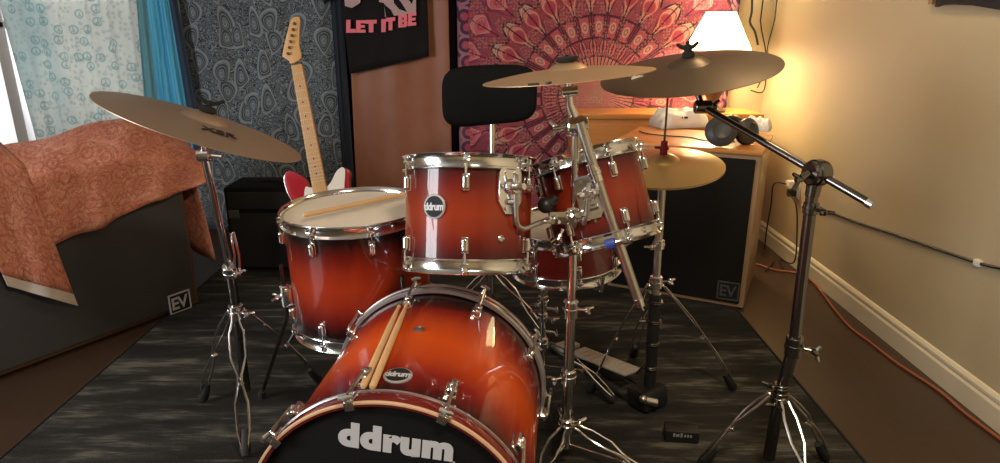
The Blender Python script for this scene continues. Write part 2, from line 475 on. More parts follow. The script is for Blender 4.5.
# back wall with the window opening
WX0, WX1, WZ0, WZ1 = -3.31, -2.10, .45, 2.12
mb = MB()
mb.box(((XL+WX0)/2, YB+.06, ZC/2), (WX0-XL, .12, ZC)); mb.box(((WX1+XR)/2, YB+.06, ZC/2), (XR-WX1, .12, ZC))
mb.box(((WX0+WX1)/2, YB+.06, WZ0/2), (WX1-WX0, .12, WZ0)); mb.box(((WX0+WX1)/2, YB+.06, (WZ1+ZC)/2), (WX1-WX0, .12, ZC-WZ1))
struct(mb.build('wall_back', 'wall'))
# left wall with an unseen second window, added to light the cool side
VY0, VY1 = -.75, .85
mb = MB()
mb.box((XL-.06, (YF+VY0)/2, ZC/2), (.12, VY0-YF, ZC)); mb.box((XL-.06, (VY1+YB)/2, ZC/2), (.12, YB-VY1, ZC))
mb.box((XL-.06, (VY0+VY1)/2, WZ0/2), (.12, VY1-VY0, WZ0)); mb.box((XL-.06, (VY0+VY1)/2, (WZ1+ZC)/2), (.12, VY1-VY0, ZC-WZ1))
struct(mb.build('wall_left', 'wall'))
def window(name, C, w, h, alongx, mull=None):
    fr = MB(); t = .055
    def bar(a, b, sa, sb):
        if alongx: fr.box((C[0]+a, C[1], C[2]+b), (sa, .07, sb), bev=.006)
        else: fr.box((C[0], C[1]+a, C[2]+b), (.07, sa, sb), bev=.006)
    bar(-w/2+t/2, 0, t, h); bar(w/2-t/2, 0, t, h); bar(0, h/2-t/2, w-2*t, t); bar(0, -h/2+t/2, w-2*t, t); bar(0, 0, w-2*t, t*.8)
    if mull is not None: bar(mull-C[0], 0, .075, h-2*t)
    else: bar(-w/2+.28, h/4, .03, h/2-t); bar(w/2-.28, h/4, .03, h/2-t)
    f = struct(fr.build(name, 'window_paint'))
    p = MB()
    p.box((C[0], C[1]+.012, C[2]) if alongx else (C[0]-.012, C[1], C[2]), (w-.06, .006, h-.06) if alongx else (.006, w-.06, h-.06))
    p.build('window_pane', 'glass', f)
    return f
window('window_1', ((WX0+WX1)/2, YB+.05, (WZ0+WZ1)/2), WX1-WX0, WZ1-WZ0, True, -3.045)
window('added_window', (XL-.05, (VY0+VY1)/2, (WZ0+WZ1)/2), VY1-VY0, WZ1-WZ0, False)  # unseen window, added as an opening for the side fill
def baseboard(name, p0, p1, nrm):
    p0, p1, nrm = V(p0), V(p1), V(nrm); prof = [(0, 0), (.014, 0), (.016, .075), (.010, .085), (.013, .092), (.013, .102), (.006, .112), (0, .115)]
    rows = [[p0+nrm*a+V((0, 0, b)) for a, b in prof], [p1+nrm*a+V((0, 0, b)) for a, b in prof]]
    return struct(MB().grid(rows).build(name, 'trim_paint', angle=20))
baseboard('baseboard_right', (XR, YF, 0), (XR, YB, 0), (-1, 0, 0))
baseboard('baseboard_back', (XL, YB, 0), (XR, YB, 0), (0, -1, 0))

# ---- rug
rug = thing('area_rug', 'dark charcoal area rug with streaky grey pattern under the whole drum kit', 'rug', (-.21, 1.9, 0))
RX0, RX1, RY0, RY1, RT = -1.53, 1.11, .35, 3.35, .008
MB((-.21, 1.9, 0)).box(((RX0+RX1)/2, (RY0+RY1)/2, RT/2), (RX1-RX0-.02, RY1-RY0-.02, RT)).build('pile', 'rug', rug)
mb = MB((-.21, 1.9, 0)); q = [(RX0, RY0), (RX1, RY0), (RX1, RY1), (RX0, RY1), (RX0, RY0)]
for a, b in zip(q, q[1:]): mb.cyl((a[0], a[1], RT*.5), (b[0], b[1], RT*.5), RT*.55, seg=8)
mb.build('bound_edge', 'rug_binding', rug)
FZ = RT

# ================================================================== CYMBALS and HARDWARE helpers
def view_normal(C, ang, opening):
    """normal of a disc whose long axis is seen at ang degrees (ccw) and which opens by `opening` degrees"""
    v = (V(C)-EYE).normalized(); right = v.cross(V((0, 0, 1))).normalized(); up = right.cross(v)
    a, o = math.radians(ang), math.radians(opening)
    return ((up*math.cos(a)-right*math.sin(a))*math.cos(o)-v*math.sin(o)).normalized()
def cymbal(name, label, C, n, R, bell_r, bell_h, bow, mat, group=None):
    x, y, n = basis(n); Rm = mat3(x, y, n)
    o = thing(name, label, 'cymbal', C, group, Rm)
    top = []
    for i in range(9):
        t = i/8; top.append((.006+(bell_r-.006)*t, bell_h*(1-t**2.2)*1.0+bow))
    for i in range(1, 25):
        t = i/24; top.append((bell_r+(R-bell_r)*t, bow*(1-t**1.7)))
    th = .0016
    prof = top + [(R, -th)] + [(r, h-th) for r, h in reversed(top)]
    MB().lathe(prof, seg=96, closed=True).build('bronze_disc', mat, o)
    return o, Rm
def ring_arc(mb, C, n, r, t, seg=40):
    x, y, n = basis(n); C = V(C)
    prof = [(r-t, -t*.6), (r, -t), (r+t, -t*.6), (r+t, t*.6), (r, t), (r-t, t*.6)]
    mb.lathe(prof, C, n, seg, closed=True)
def clamp(mb, p, axis, r, L, knob_dir=None):
    """collar round a tube with a wing screw"""
    p, axis = V(p), V(axis).normalized()
    mb.cyl(p-axis*L/2, p+axis*L/2, r, seg=20, bev=.002)
    mb.cyl(p-axis*L*.1, p+axis*L*.1, r*1.12, seg=20, bev=.001)
    if knob_dir:
        k = V(knob_dir).normalized(); e = p+k*(r+.024)
        mb.cyl(p+k*r*.8, e, .0045, seg=10)
        s = k.cross(axis).normalized()
        mb.cyl(e-s*.002, e+s*.002, .009, seg=12)
        for sg in (-1, 1): mb.tube([e+s*sg*.003, e+k*.004+s*sg*.012, e+k*.012+s*sg*.021], [.005, .0055, .004], 8)
def collar(root, org, p, axis, r, L, knob=None, mat='chrome', name='collar'):
    mb = MB(org); clamp(mb, p, axis, r, L, knob); return mb.build(name, mat, root)
def wing_nut(mb, p, n, s, w=.022):
    p, n, s = V(p), V(n).normalized(), V(s).normalized()
    mb.cyl(p, p+n*.016, .008, .007, seg=12)
    for sg in (-1, 1): mb.tube([p+n*.008+s*sg*.004, p+n*.014+s*sg*w*.55, p+n*.024+s*sg*w], [.005, .006, .0045], 8)
def tripod(root, hub, feet, org, mat='chrome', spread=.02, r=.0042, rubber='black_rubber', top=None):
    """double-braced legs, each its own mesh with a rubber foot"""
    hub = V(hub)
    for f in feet:
        f = V(f); d = f-hub; s = d.cross(V((0, 0, 1))).normalized(); out = V((d.x, d.y, 0)).normalized()
        start = hub+out*.028
        mb = MB(org)
        for sg in (-1, 1):
            pts = []
            for t, w in ((0, .010), (.06, .012), (.16, spread), (.36, spread), (.50, .0055), (.56, .0055), (.70, spread*.85), (.88, spread*.8), (1.0, .008)):
                pts.append(start+(f+V((0, 0, .03))-start)*t+s*sg*w+V((0, 0, .02*math.sin(PI*t))))
            mb.tube(pts, r, 8)
        m = start+(f-start)*.53+V((0, 0, .02)); mb.cyl(m-s*.011, m+s*.011, .005, seg=10)
        mb.cyl(hub+out*.012, start, .007, seg=8)
        leg = mb.build('leg', mat, root)
        fb = MB(org); e = f+V((0, 0, .014)); dd = (f-start).normalized()
        fb.tube([e-dd*.075, e-dd*.05, e-dd*.012, e+dd*.004], [.010, .014, .017, .013], 12)
        fb.build('rubber_foot', rubber, leg)
        # strut from lower pole to leg middle
        if top is not None:
            MB(org).tube([V(top), m], .0035, 8).build('brace', mat, root)

# ================================================================== DRUMS
def lug_mesh(kind, R, z, dirz, hoop_z):
    """one lug with its tension rod, at azimuth 0 (towards +X)"""
    mb = MB()
    mb.box((R+.009, 0, z), (.018, .016, .036), bev=.0075, seg=4)
    mb.box((R+.002, 0, z), (.005, .018, .040), bev=.0024)
    lug = mb.mesh('lug', 'chrome')
    mb = MB(); mb.cyl((R+.011, 0, z+dirz*.012), (R+.011, 0, hoop_z), .0032, seg=8)
    mb.cyl((R+.011, 0, hoop_z-dirz*.002), (R+.011, 0, hoop_z+dirz*.010), .0058, seg=8, bev=.001)
    mb.box((R+.008, 0, hoop_z-dirz*.004), (.018, .020, .010), bev=.003)
    return lug, mb.mesh('tension_rod', 'chrome')
def hoop_mesh(R, z, sgn, h=.034, name='hoop', mat='chrome'):
    """triple-flanged metal hoop; z is the head plane, sgn points away from the shell"""
    p = [(R+.001, -h*.55), (R+.009, -h*.58), (R+.010, -h*.52), (R+.0075, -h*.44), (R+.0045, -h*.34), (R+.0036, -h*.10), (R+.0040, h*.14), (R+.0055, h*.28), (R+.0095, h*.40), (R+.0110, h*.46), (R+.0100, h*.50), (R+.003, h*.30), (R+.001, 0)]
    return MB().lathe([(r, z+sgn*k) for r, k in p], seg=72, closed=True).mesh(name, mat)
def drum(name, label, base, axis, R, D, nl, az0, shell_mat, top_mat, bot_mat, ears=True, cat='drum'):
    """base = centre of the lower rim; axis points to the batter head"""
    x, y, n = basis(axis); o = thing(name, label, cat, base, None, mat3(x, y, n))
    MB().lathe([(R-.006, .0), (R, .006), (R, D-.006), (R-.006, D), (R-.010, D), (R-.010, 0)], seg=96, closed=True).build('shell', shell_mat, o)
    link('batter_hoop', hoop_mesh(R, D, 1), o); link('resonant_hoop', hoop_mesh(R, 0, -1), o)
    MB().lathe([(0, D+.003), (R-.02, D+.003), (R-.004, D+.0025), (R+.001, D-.006), (R+.0005, D-.007), (R-.006, D+.0005), (0, D+.0005)], seg=64).build('batter_head', top_mat, o)
    MB().lathe([(0, -.003), (R-.02, -.003), (R-.004, -.0025), (R+.001, .006), (R+.0005, .007), (R-.006, -.0005), (0, -.0005)], seg=64).build('resonant_head', bot_mat, o)
    zl = .052 if D > .2 else D*.3
    lt, rt = lug_mesh('t', R, D-zl, 1, D); lb, rb = lug_mesh('b', R, zl, -1, 0)
    for k in range(nl):
        a = az0+2*PI*k/nl
        for lm, rm in ((lt, rt), (lb, rb)):
            l = link('lug', lm, o); l.rotation_euler = (0, 0, a); link('tension_rod', rm, l)
    return o
def badge(o, R, az, z, word, w=.032):
    u = V((math.cos(az), math.sin(az), 0)); t = V((-math.sin(az), math.cos(az), 0)); up = V((0, 0, 1)); C = u*(R+.0005)+up*z
    mb = MB(); mb.lathe([(0, 0), (w*.98, 0), (w, .0015), (w*.92, .003), (0, .0028)], C, u, 32)
    b = mb.build('badge', 'badge_silver', o)
    MB().lathe([(0, .003), (w*.84, .003), (w*.84, .0036), (0, .0036)], C, u, 32).build('badge_face', 'black_head', b)
    lettering('badge_lettering', word, .02, .0006, 'logo_grey', b, C+u*.0042, mat3(t, up, u), .0006, .92, width=w*1.75, height=w*.62)
    return b

# ---- bass drum (local +Z runs from the front head to the back)
BYAW = .099; BR = .288; BL = .585
bax = V((math.sin(BYAW), math.cos(BYAW), .004)).normalized(); BC = V((-.221, 1.065, .303))
ang = math.radians(5.5)
bx_ = V((bax.y, -bax.x, 0)).normalized(); bz_ = bx_.cross(bax)      # right and up as seen from the front
ux = bx_*math.cos(ang)-bz_*math.sin(ang); uy = bx_*math.sin(ang)+bz_*math.cos(ang)
# local axes: X = right (rolled), Y = down, Z = away from the viewer
bass = thing('bass_drum', 'large sunburst bass drum lying in front with a black front head', 'drum', BC, None, mat3(ux, -uy, bax))
RI = BR-.008
MB().lathe([(RI, .030), (RI, BL-.030), (RI-.008, BL-.030), (RI-.008, .030)], seg=128, closed=True).build('shell', 'burst_bass', bass)
def wood_hoop(z0, z1, edge_front):
    return [(RI+.002, z0), (BR+.002, z0), (BR+.004, z0+.003), (BR+.004, z1-.003), (BR+.002, z1), (RI+.002, z1)]
fh = MB().lathe(wood_hoop(0, .043, True), seg=128, closed=True).build('front_hoop', 'hoop_red', bass)
MB().lathe([(RI+.0075, -.0012), (BR+.003, -.0012), (BR+.0048, .002), (BR+.0048, .004), (RI+.0075, .0005)], seg=128, closed=True).build('pale_edge', 'beech_edge', fh)
MB().lathe([(BR+.0035, .0405), (BR+.0048, .041), (BR+.0048, .0440), (BR+.0005, .0450), (BR-.003, .0438)], seg=128, closed=True).build('silver_edge', 'hoop_silver', fh)
bh = MB().lathe(wood_hoop(BL-.043, BL, False), seg=128, closed=True).build('back_hoop', 'hoop_red', bass)
MB().lathe([(BR+.0035, BL-.043), (BR+.006, BL-.040), (BR+.006, BL-.028), (BR+.0035, BL-.026), (BR-.004, BL-.044)], seg=128, closed=True).build('silver_band', 'hoop_silver', bh)
MB().lathe([(BR+.0035, BL-.016), (BR+.006, BL-.014), (BR+.006, BL-.004), (BR+.0035, BL-.001)], seg=128).build('silver_rim', 'hoop_silver', bh)
hd = MB().lathe([(0, .012), (RI-.01, .012), (RI, .014), (RI+.001, .03), (RI-.002, .03), (RI-.004, .016), (0, .014)], seg=96).build('front_head', 'black_head', bass)
MB().lathe([(0, BL-.012), (RI-.01, BL-.012), (RI, BL-.014), (RI+.001, BL-.03), (RI-.002, BL-.03), (RI-.004, BL-.016), (0, BL-.014)], seg=96).build('back_head', 'cream_head', bass)
TF = mat3(V((1, 0, 0)), V((0, -1, 0)), V((0, 0, -1)))       # text facing the viewer on the front head
lettering('head_lettering', 'ddrum', .09, .0006, 'logo_grey', hd, (.000, -.200, .0108), TF, .0058, 1.10, width=.226, height=.058)
MB().lathe([(0, 0), (.0022, 0), (.0022, .0008), (0, .0008)], (.116, -.172, .0112), (0, 0, -1), 12).build('dot', 'logo_grey', hd)
# ten claws at either end
def claw_mesh(zedge, dirz):
    mb = MB()   # at azimuth 0 = local +X; hoop face at zedge, shell side along dirz
    mb.box((BR+.0080, 0, zedge+dirz*.014), (.005, .020, .034), bev=.0024)
    mb.box((BR-.0005, 0, zedge-dirz*.0035), (.018, .020, .005), bev=.002)
    mb.cyl((BR+.009, 0, zedge+dirz*.010), (BR+.022, 0, zedge+dirz*.010), .0068, .0052, seg=12)
    return mb.mesh('claw', 'chrome')
def rod_mesh(zedge, dirz):
    mb = MB()
    mb.cyl((BR+.020, 0, zedge-dirz*.006), (BR+.016, 0, zedge+dirz*.10), .0036, seg=8)
    mb.tube([(BR+.021, -.013, zedge-dirz*.006), (BR+.022, 0, zedge-dirz*.010), (BR+.021, .013, zedge-dirz*.006)], [.004, .0055, .004], 8)
    return mb.mesh('tension_rod', 'brushed_steel')
def blug_mesh(z):
    mb = MB(); mb.box((RI+.010, 0, z), (.022, .022, .044), bev=.008, seg=3); mb.box((RI+.002, 0, z), (.006, .026, .05), bev=.003)
    mb.ball((RI+.018, 0, z), .009)
    return mb.mesh('lug', 'chrome')
cf, rf, lf = claw_mesh(0, 1), rod_mesh(0, 1), blug_mesh(.105)
cb, rb_, lb_ = claw_mesh(BL, -1), rod_mesh(BL, -1), blug_mesh(BL-.105)
for k in range(10):
    a = math.radians(-90+18+36*k)
    for c_, r_, l_ in ((cf, rf, lf), (cb, rb_, lb_)):
        o = link('claw', c_, bass); o.rotation_euler = (0, 0, a)
        t = link('tension_rod', r_, o)
        l = link('lug', l_, bass); l.rotation_euler = (0, 0, a)
# spurs
for sx in (-1, 1):
    mb = MB(); u = V((sx*math.cos(math.radians(28)), math.sin(math.radians(28)), 0))
    mb.box(u*(RI+.010)+V((0, 0, .15)), (.03, .05, .06), rz(math.atan2(u.y, u.x)), bev=.006)
    mb.tube([u*(RI+.02)+V((0, 0, .15)), V((sx*.335, .20, .11)), V((sx*.350, .272, .085))], .0065, 10)
    mb.tube([V((sx*.348, .262, .088)), V((sx*.3505, .280, .083))], [.011, .008], 10)
    mb.build('spur', 'chrome', bass)
# grommet and oval badge on top of the shell
def bass_local(p): return bass.matrix_world.inverted() @ V(p)
bpy.context.view_layer.update()
def ray_bass(px, py, R):
    d = ray(px, py).normalized(); w = EYE-BC; dp = d-bax*d.dot(bax); wp = w-bax*w.dot(bax)
    a, b, c = dp.dot(dp), 2*dp.dot(wp), wp.dot(wp)-R*R; q = b*b-4*a*c
    return EYE+d*((-b-math.sqrt(max(0, q)))/(2*a))
p = bass_local(ray_bass(419, 330, RI)); u = V((p.x, p.y, 0)).normalized()
mb = MB(); mb.lathe([(0, 0), (.013, 0), (.014, .003), (.010, .005), (.006, .004), (0, .002)], V((u.x*RI, u.y*RI, p.z)), u, 24); mb.build('vent_grommet', 'brushed_steel', bass)
p = bass_local(ray_bass(398, 376, RI)); u = V((p.x, p.y, 0)).normalized(); t = V((-u.y, u.x, 0)); t = t if t.x > 0 else -t
fz = V((0, 0, 1)); C = u*(RI+.0005)+fz*p.z; w = .030
b = MB().lathe([(0, -.004), (w*.98, -.004), (w, .0015), (w*.92, .003), (0, .0028)], C, u, 32).build('badge', 'badge_silver', bass)
MB().lathe([(0, .003), (w*.84, .003), (w*.84, .0036), (0, .0036)], C, u, 32).build('badge_face', 'black_plastic', b)
lettering('badge_lettering', 'ddrum', .02, .0006, 'logo_grey', b, C+u*.0042, mat3(t, fz, u) if t.cross(fz).dot(u) > 0 else mat3(t, -fz, u), .0006, .92, width=w*1.75, height=w*.62)

# ---- drumsticks
def stick(label, pA, pB, group=None):
    """butt at pA, tip towards pB"""
    pA, pB = V(pA), V(pB); d = (pB-pA).normalized(); L = .405; o = thing('drumstick', label, 'drumstick', pA, group)
    pr = [(0, 0), (.005, .001), (.0072, .006), (.0074, .03), (.0074, L*.68), (.0058, L*.86), (.0036, L-.014), (.0034, L-.012), (.0050, L-.006), (.0042, L-.001), (0, L)]
    MB(pA).lathe(pr, pA, d, 16).build('shaft', 'stick_wood', o); return o
RS = RI+.0075+.003
a0, b0 = ray_bass(363, 387, RS), ray_bass(405, 293, RS)
stick('left one of two wooden drumsticks lying on the bass drum', a0, b0, 'drumsticks lying on the bass drum')
a1, b1 = ray_bass(372, 388, RS), ray_bass(412, 292, RS)
stick('right one of two wooden drumsticks lying on the bass drum', a1, b1, 'drumsticks lying on the bass drum')

# ---- left rack tom
def az_of(deg): return math.radians(deg)
def tilt_axis(back, left):
    """axis leaning `back` degrees away from the camera and `left` degrees to its left"""
    return (Matrix.Rotation(math.radians(-left), 3, 'Y') @ (Matrix.Rotation(math.radians(-back), 3, 'X') @ V((0, 0, 1)))).normalized()
ax1 = tilt_axis(16, -1.0)
TC1 = V((-.079, 1.655, .932)); D1 = .252; R1 = .162
t1b = TC1-ax1*(D1+.008)
tom1 = drum('rack_tom', 'left rack tom in red sunburst with round badge, above the bass drum', t1b, ax1, R1, D1, 6, az_of(-90), 'burst_tom', 'cream_head', 'cream_head')
badge(tom1, R1, az_of(-90-27), .142, 'ddrum', .030)
MB().lathe([(0, 0), (.008, 0), (.009, .002), (.006, .004), (.004, .001), (0, .001)], V((math.cos(az_of(-59))*R1, math.sin(az_of(-59))*R1, .068)), (math.cos(az_of(-59)), math.sin(az_of(-59)), 0), 20).build('vent_grommet', 'brushed_steel', tom1)
def bracket(o, R, az, z, word=None):
    u = V((math.cos(az), math.sin(az), 0)); t = V((-math.sin(az), math.cos(az), 0)); up = V((0, 0, 1)); B = mat3(t, up, u)
    mb = MB(); hw, hh = .034, .056
    octg = [(-hw, -hh*.45), (-hw*.45, -hh), (hw*.45, -hh), (hw, -hh*.45), (hw, hh*.75), (hw*.75, hh), (-hw*.75, hh), (-hw, hh*.75)]
    mb.prism(octg, .010, u*(R-.001)+up*z, B, bev=.002)
    pl = mb.build('mount_bracket', 'chrome', o)
    k = MB(); C = u*(R+.009)+up*(z+.008)
    k.cyl(C, C+u*.022, .020, .017, seg=24, bev=.003); k.box(C+u*.012+up*.002, (.056, .016, .014), B, bev=.004)
    k.cyl(C+up*-.035-t*.016, C+up*-.035+t*.016, .008, seg=14, bev=.002)
    k.cyl(C+u*.022, C+u*.036, .009, seg=14, bev=.002); wing_nut(k, C+u*.034, u, t, .02)
    for a in (-1, 1):
        for b in (-1, 1): k.cyl(u*(R+.006)+up*(z+a*hh*.78)+t*b*hw*.42, u*(R+.014)+up*(z+a*hh*.78)+t*b*hw*.42, .0045, seg=8)
    k.build('mount_clamp', 'chrome', pl); return C, u, t, up
bpy.context.view_layer.update()
C, u, t, up = bracket(tom1, R1, az_of(-52), .183)
tomM = tom1.matrix_world.copy(); loc = lambda p: tomM.inverted() @ V(p)
CLAMP = atY(572, 216, 1.62)                                    # where the tom arms meet the crash stand
w0 = tomM @ (C+u*.018); w1 = atY(516.5, 221, w0.y-.004); w2 = atY(524, 229, w0.y+.0)
arm = [w0+V((0, 0, .03)), w0, w0.lerp(w1, .8), w1, w1.lerp(w2, .5)+V((-.004, 0, -.004)), w2, CLAMP+V((-.055, -.02, .0)), CLAMP+V((-.022, -.02, .004))]
MB().tube([loc(p) for p in arm], .0062, 12).build('mount_arm', 'brushed_steel', tom1)

# ---- right rack tom
ax2 = tilt_axis(17, 15)
D2 = .225; R2 = .138; TC2 = V(atD(586, 159, 1.78))
tom2 = drum('rack_tom', 'right rack tom in red sunburst, tilted, under the edge of the crash cymbal', TC2-ax2*D2, ax2, R2, D2, 6, az_of(-70), 'burst_tom', 'cream_head', 'cream_head')
bpy.context.view_layer.update()
C, u, t, up = bracket(tom2, R2, az_of(-100), .118)
tomM = tom2.matrix_world.copy()
w0 = tomM @ (C+u*.018)
arm = [w0+V((0, 0, .03)), w0, w0+V((-.002, -.005, -.05)), w0+V((-.008, -.002, -.075)), CLAMP+V((.045, .03, .004)), CLAMP+V((.020, .012, .004))]
MB().tube([loc(p) for p in arm], .0062, 12).build('mount_arm', 'brushed_steel', tom2)
MB().lathe([(R2+.0102, -.006), (R2+.0112, -.006), (R2+.0112, .008), (R2+.0102, .008)], (0, 0, -.004), (0, 0, 1), 64, closed=True)
mb = MB()
rows = [[V((math.cos(a)*(R2+.0108), math.sin(a)*(R2+.0108), z)) for a in [math.radians(-97+k*1.7) for k in range(7)]] for z in (-.020, .004)]
mb.grid(rows).build('blue_tape', 'tape_blue', tom2, thick=.001)['label'] = 'strip of blue tape on the lower hoop'

# ---- floor tom
FC = atD(355, 209, 1.93); FR = .207; FD = .345
axf = tilt_axis(-1.0, 1.5)
ftb = FC-axf*(FD+.004)
ftom = drum('floor_tom', 'floor tom in dark red sunburst with cream head, a drumstick lying on it', ftb, axf, FR, FD, 8, az_of(-112), 'burst_floor', 'cream_head', 'cream_head')
bpy.context.view_layer.update()
FM = ftom.matrix_world.copy(); FI = FM.inverted()
for azd, foot in ((-165, atZ(262, 398, FZ)), (-48, None), (92, None)):
    a = az_of(azd); u = V((math.cos(a), math.sin(a), 0)); t = V((-math.sin(a), math.cos(a), 0)); z = .10
    mb = MB(); mb.box(u*(FR+.012)+V((0, 0, z)), (.026, .040, .056), rz(a), bev=.008)
    mb.cyl(u*(FR+.022)+V((0, 0, z-.035)), u*(FR+.022)+V((0, 0, z+.035)), .014, seg=16, bev=.003)
    wing_nut(mb, u*(FR+.034)+V((0, 0, z)), u, V((0, 0, 1)) if azd == -48 else t, .024)
    br = mb.build('leg_bracket', 'chrome', ftom)
    top = FM @ (u*(FR+.022)+V((0, 0, z+.10))); low = FM @ (u*(FR+.022)+V((0, 0, z-.06)))
    f = V(foot) if foot else V((low.x+(FM.to_3x3() @ u).x*.06, low.y+(FM.to_3x3() @ u).y*.06, FZ))
    f = f+V((0, 0, .012))
    leg = MB().tube([FI @ top, FI @ low, FI @ (low.lerp(f, .3)), FI @ f], .0062, 10).build('leg', 'dark_chrome', ftom)
    dd = (f-low).normalized()
    MB().tube([FI @ (f-dd*.035), FI @ (f-dd*.005), FI @ (f+V((0, 0, -.010)))], [.010, .014, .014], 12).build('rubber_foot', 'black_rubber', leg)
FT_TOP = FC.z+.008
sA, sB = atZ(303, 217, FT_TOP+.004), atZ(400, 197, FT_TOP+.006)
d = (sB-sA).normalized()
stick('single drumstick lying across the cream head of the floor tom', sA+V((0, 0, .004)), sB+V((0, 0, .006)))

# ---- snare drum on its stand
SC_ = V((.215, 2.08, .632)); axs = tilt_axis(-2, 4); SD = .135; SR = .178
sn = drum('snare_drum', 'shallow red snare drum half hidden below the rack toms', SC_-axs*SD, axs, SR, SD, 8, az_of(-82), 'red_shell', 'cream_head', 'cream_head')
bpy.context.view_layer.update()
mb = MB(); a = az_of(-28); u = V((math.cos(a), math.sin(a), 0))
mb.box(u*(SR+.014)+V((0, 0, .07)), (.026, .03, .06), rz(a), bev=.006); mb.tube([u*(SR+.026)+V((0, 0, .08)), u*(SR+.05)+V((0, 0, .10)), u*(SR+.056)+V((0, 0, .13))], .005, 8)
mb.build('throw_off', 'chrome', sn)
SB = V((.15, 2.08, FZ)); org = SB
st = thing('snare_stand', 'chrome snare stand with small wing bolts behind the bass drum', 'stand', SB)
hub = V((.15, 2.08, .20))
MB(org).cyl((.15, 2.08, .10), (.15, 2.08, .40), .0125, seg=16).build('column', 'chrome', st)
collar(st, org, (.15, 2.08, .36), (0, 0, 1), .018, .04, (-.6, -.8, 0)); collar(st, org, (.15, 2.08, .30), (0, 0, 1), .018, .03, (.8, -.6, 0)); collar(st, org, hub, (0, 0, 1), .021, .04, (-.4, -.9, 0))
mb = MB(org)
for z, sx in ((.335, -1), (.342, 1), (.255, 1)):
    mb = MB(org); mb.cyl((.15+sx*.012, 2.06, z), (.15+sx*.045, 2.045, z), .005, seg=10); mb.cyl((.15+sx*.045, 2.030, z), (.15+sx*.045, 2.060, z), .006, seg=10)
    mb.build('wing_bolt', 'chrome', st)
mb = MB(org); bc = SC_-axs*(SD+.035)
mb.tube([(.15, 2.08, .39), (.165, 2.08, .42), bc+V((0, 0, -.004))], .011, 12); mb.ball(bc, .022)
mb.build('tilter', 'chrome', st)
for azd in (-60, 60, 180):
    a = az_of(azd); u = V((math.cos(a), math.sin(a), 0))
    e = bc+u*(SR+.016); e2 = e+V((0, 0, .050))
    MB(org).tube([bc+u*.015, bc+u*.1+V((0, 0, -.004)), e+V((0, 0, .002)), e2], [.006, .006, .006, .008], 10).build('basket_arm', 'chrome', st)
tripod(st, hub, [(.15+.26*math.cos(az_of(a)), 2.08+.26*math.sin(az_of(a)), FZ) for a in (-20, 100, 220)], org, top=(.15, 2.08, .11))

# ================================================================== CYMBALS ON STANDS
# ---- left cymbal
LC = atD(203, 126.5, 1.70)
ln = view_normal(LC, -21.8, 9.5)
cy, Rm = cymbal('crash_cymbal', 'large bronze cymbal at the left, tilted down towards the floor tom', LC, ln, .257, .060, .020, .020, 'bronze_brown')
Ri = Rm.transposed()
def on_cymbal(o, px, py, C, n, h): return o.matrix_world.inverted() @ on_plane(px, py, V(C)+V(n)*h, n)
bpy.context.view_layer.update()
p = on_cymbal(cy, 219, 133, LC, ln, .016)
v_ = (LC-EYE).normalized(); rt_ = Ri @ (v_.cross(V((0, 0, 1))).normalized()*math.cos(math.radians(-21.3))+V((0, 0, 1))*math.sin(math.radians(-21.3))); rt_.z = 0; rt_.normalize()
slope = -.020*1.7/.22*.55
lettering('logo_lettering', 'XSR', .06, .0008, 'dark_ink', cy, p+V((0, 0, .0025)), mat3(rt_, V((0, 0, 1)).cross(rt_), V((0, 0, 1))), .0012, 1.0, width=.085, height=.050)
org = V((-.83, 1.93, FZ))
st = thing('cymbal_stand', 'chrome stand at the left carrying the tilted cymbal beside the speaker', 'stand', org)
hub = atY(236, 312, 1.93); knee = atY(230, 272, 1.92); topp = LC-ln*.028; low = V((hub.x, hub.y, .10))
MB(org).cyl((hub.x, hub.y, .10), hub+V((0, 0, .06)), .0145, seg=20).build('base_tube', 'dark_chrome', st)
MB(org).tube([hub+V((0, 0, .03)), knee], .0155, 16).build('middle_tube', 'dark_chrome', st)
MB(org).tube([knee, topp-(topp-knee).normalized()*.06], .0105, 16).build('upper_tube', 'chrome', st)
collar(st, org, hub, (0, 0, 1), .023, .05, (.9, -.4, 0)); collar(st, org, knee, topp-knee, .0205, .055, (.8, -.6, .1))
mb = MB(org)
mb.tube([knee+V((.018, -.01, .0)), knee+V((.026, -.012, .06)), knee+V((.022, -.01, .13)), knee+V((.032, -.012, .135)), knee+V((.040, -.012, .06)), knee+V((.036, -.012, -.01))], .0035, 8)
mb.build('wing_lever', 'chrome', st)
mb = MB(org); e = topp-(topp-knee).normalized()*.06
mb.cyl(e-V((.018, 0, 0)), e+V((.018, 0, 0)), .017, seg=18, bev=.003); mb.cyl(e, LC-ln*.012, .008, seg=12); mb.cyl(LC-ln*.014, LC-ln*.004, .018, seg=18, bev=.002)
mb.cyl(e+V((.015, -.002, 0)), e+V((.05, -.006, -.004)), .005, seg=10)
mb.build('tilter', 'chrome', st)
mb = MB(org); mb.cyl(LC+ln*.020, LC+ln*.055, .006, seg=12); mb.build('threaded_post', 'dark_chrome', st)
mb = MB(org); mb.cyl(LC+ln*.040, LC+ln*.054, .022, .020, seg=20, bev=.003); wing_nut(mb, LC+ln*.054, ln, V((1, .3, -.3)), .032); mb.build('felt_and_nut', 'felt_black', st)
tripod(st, hub-V((0, 0, .0)), [V((-.775, 1.69, FZ)), V((-1.04, 2.0, FZ)), V((-.66, 2.12, FZ))], org, spread=.022)

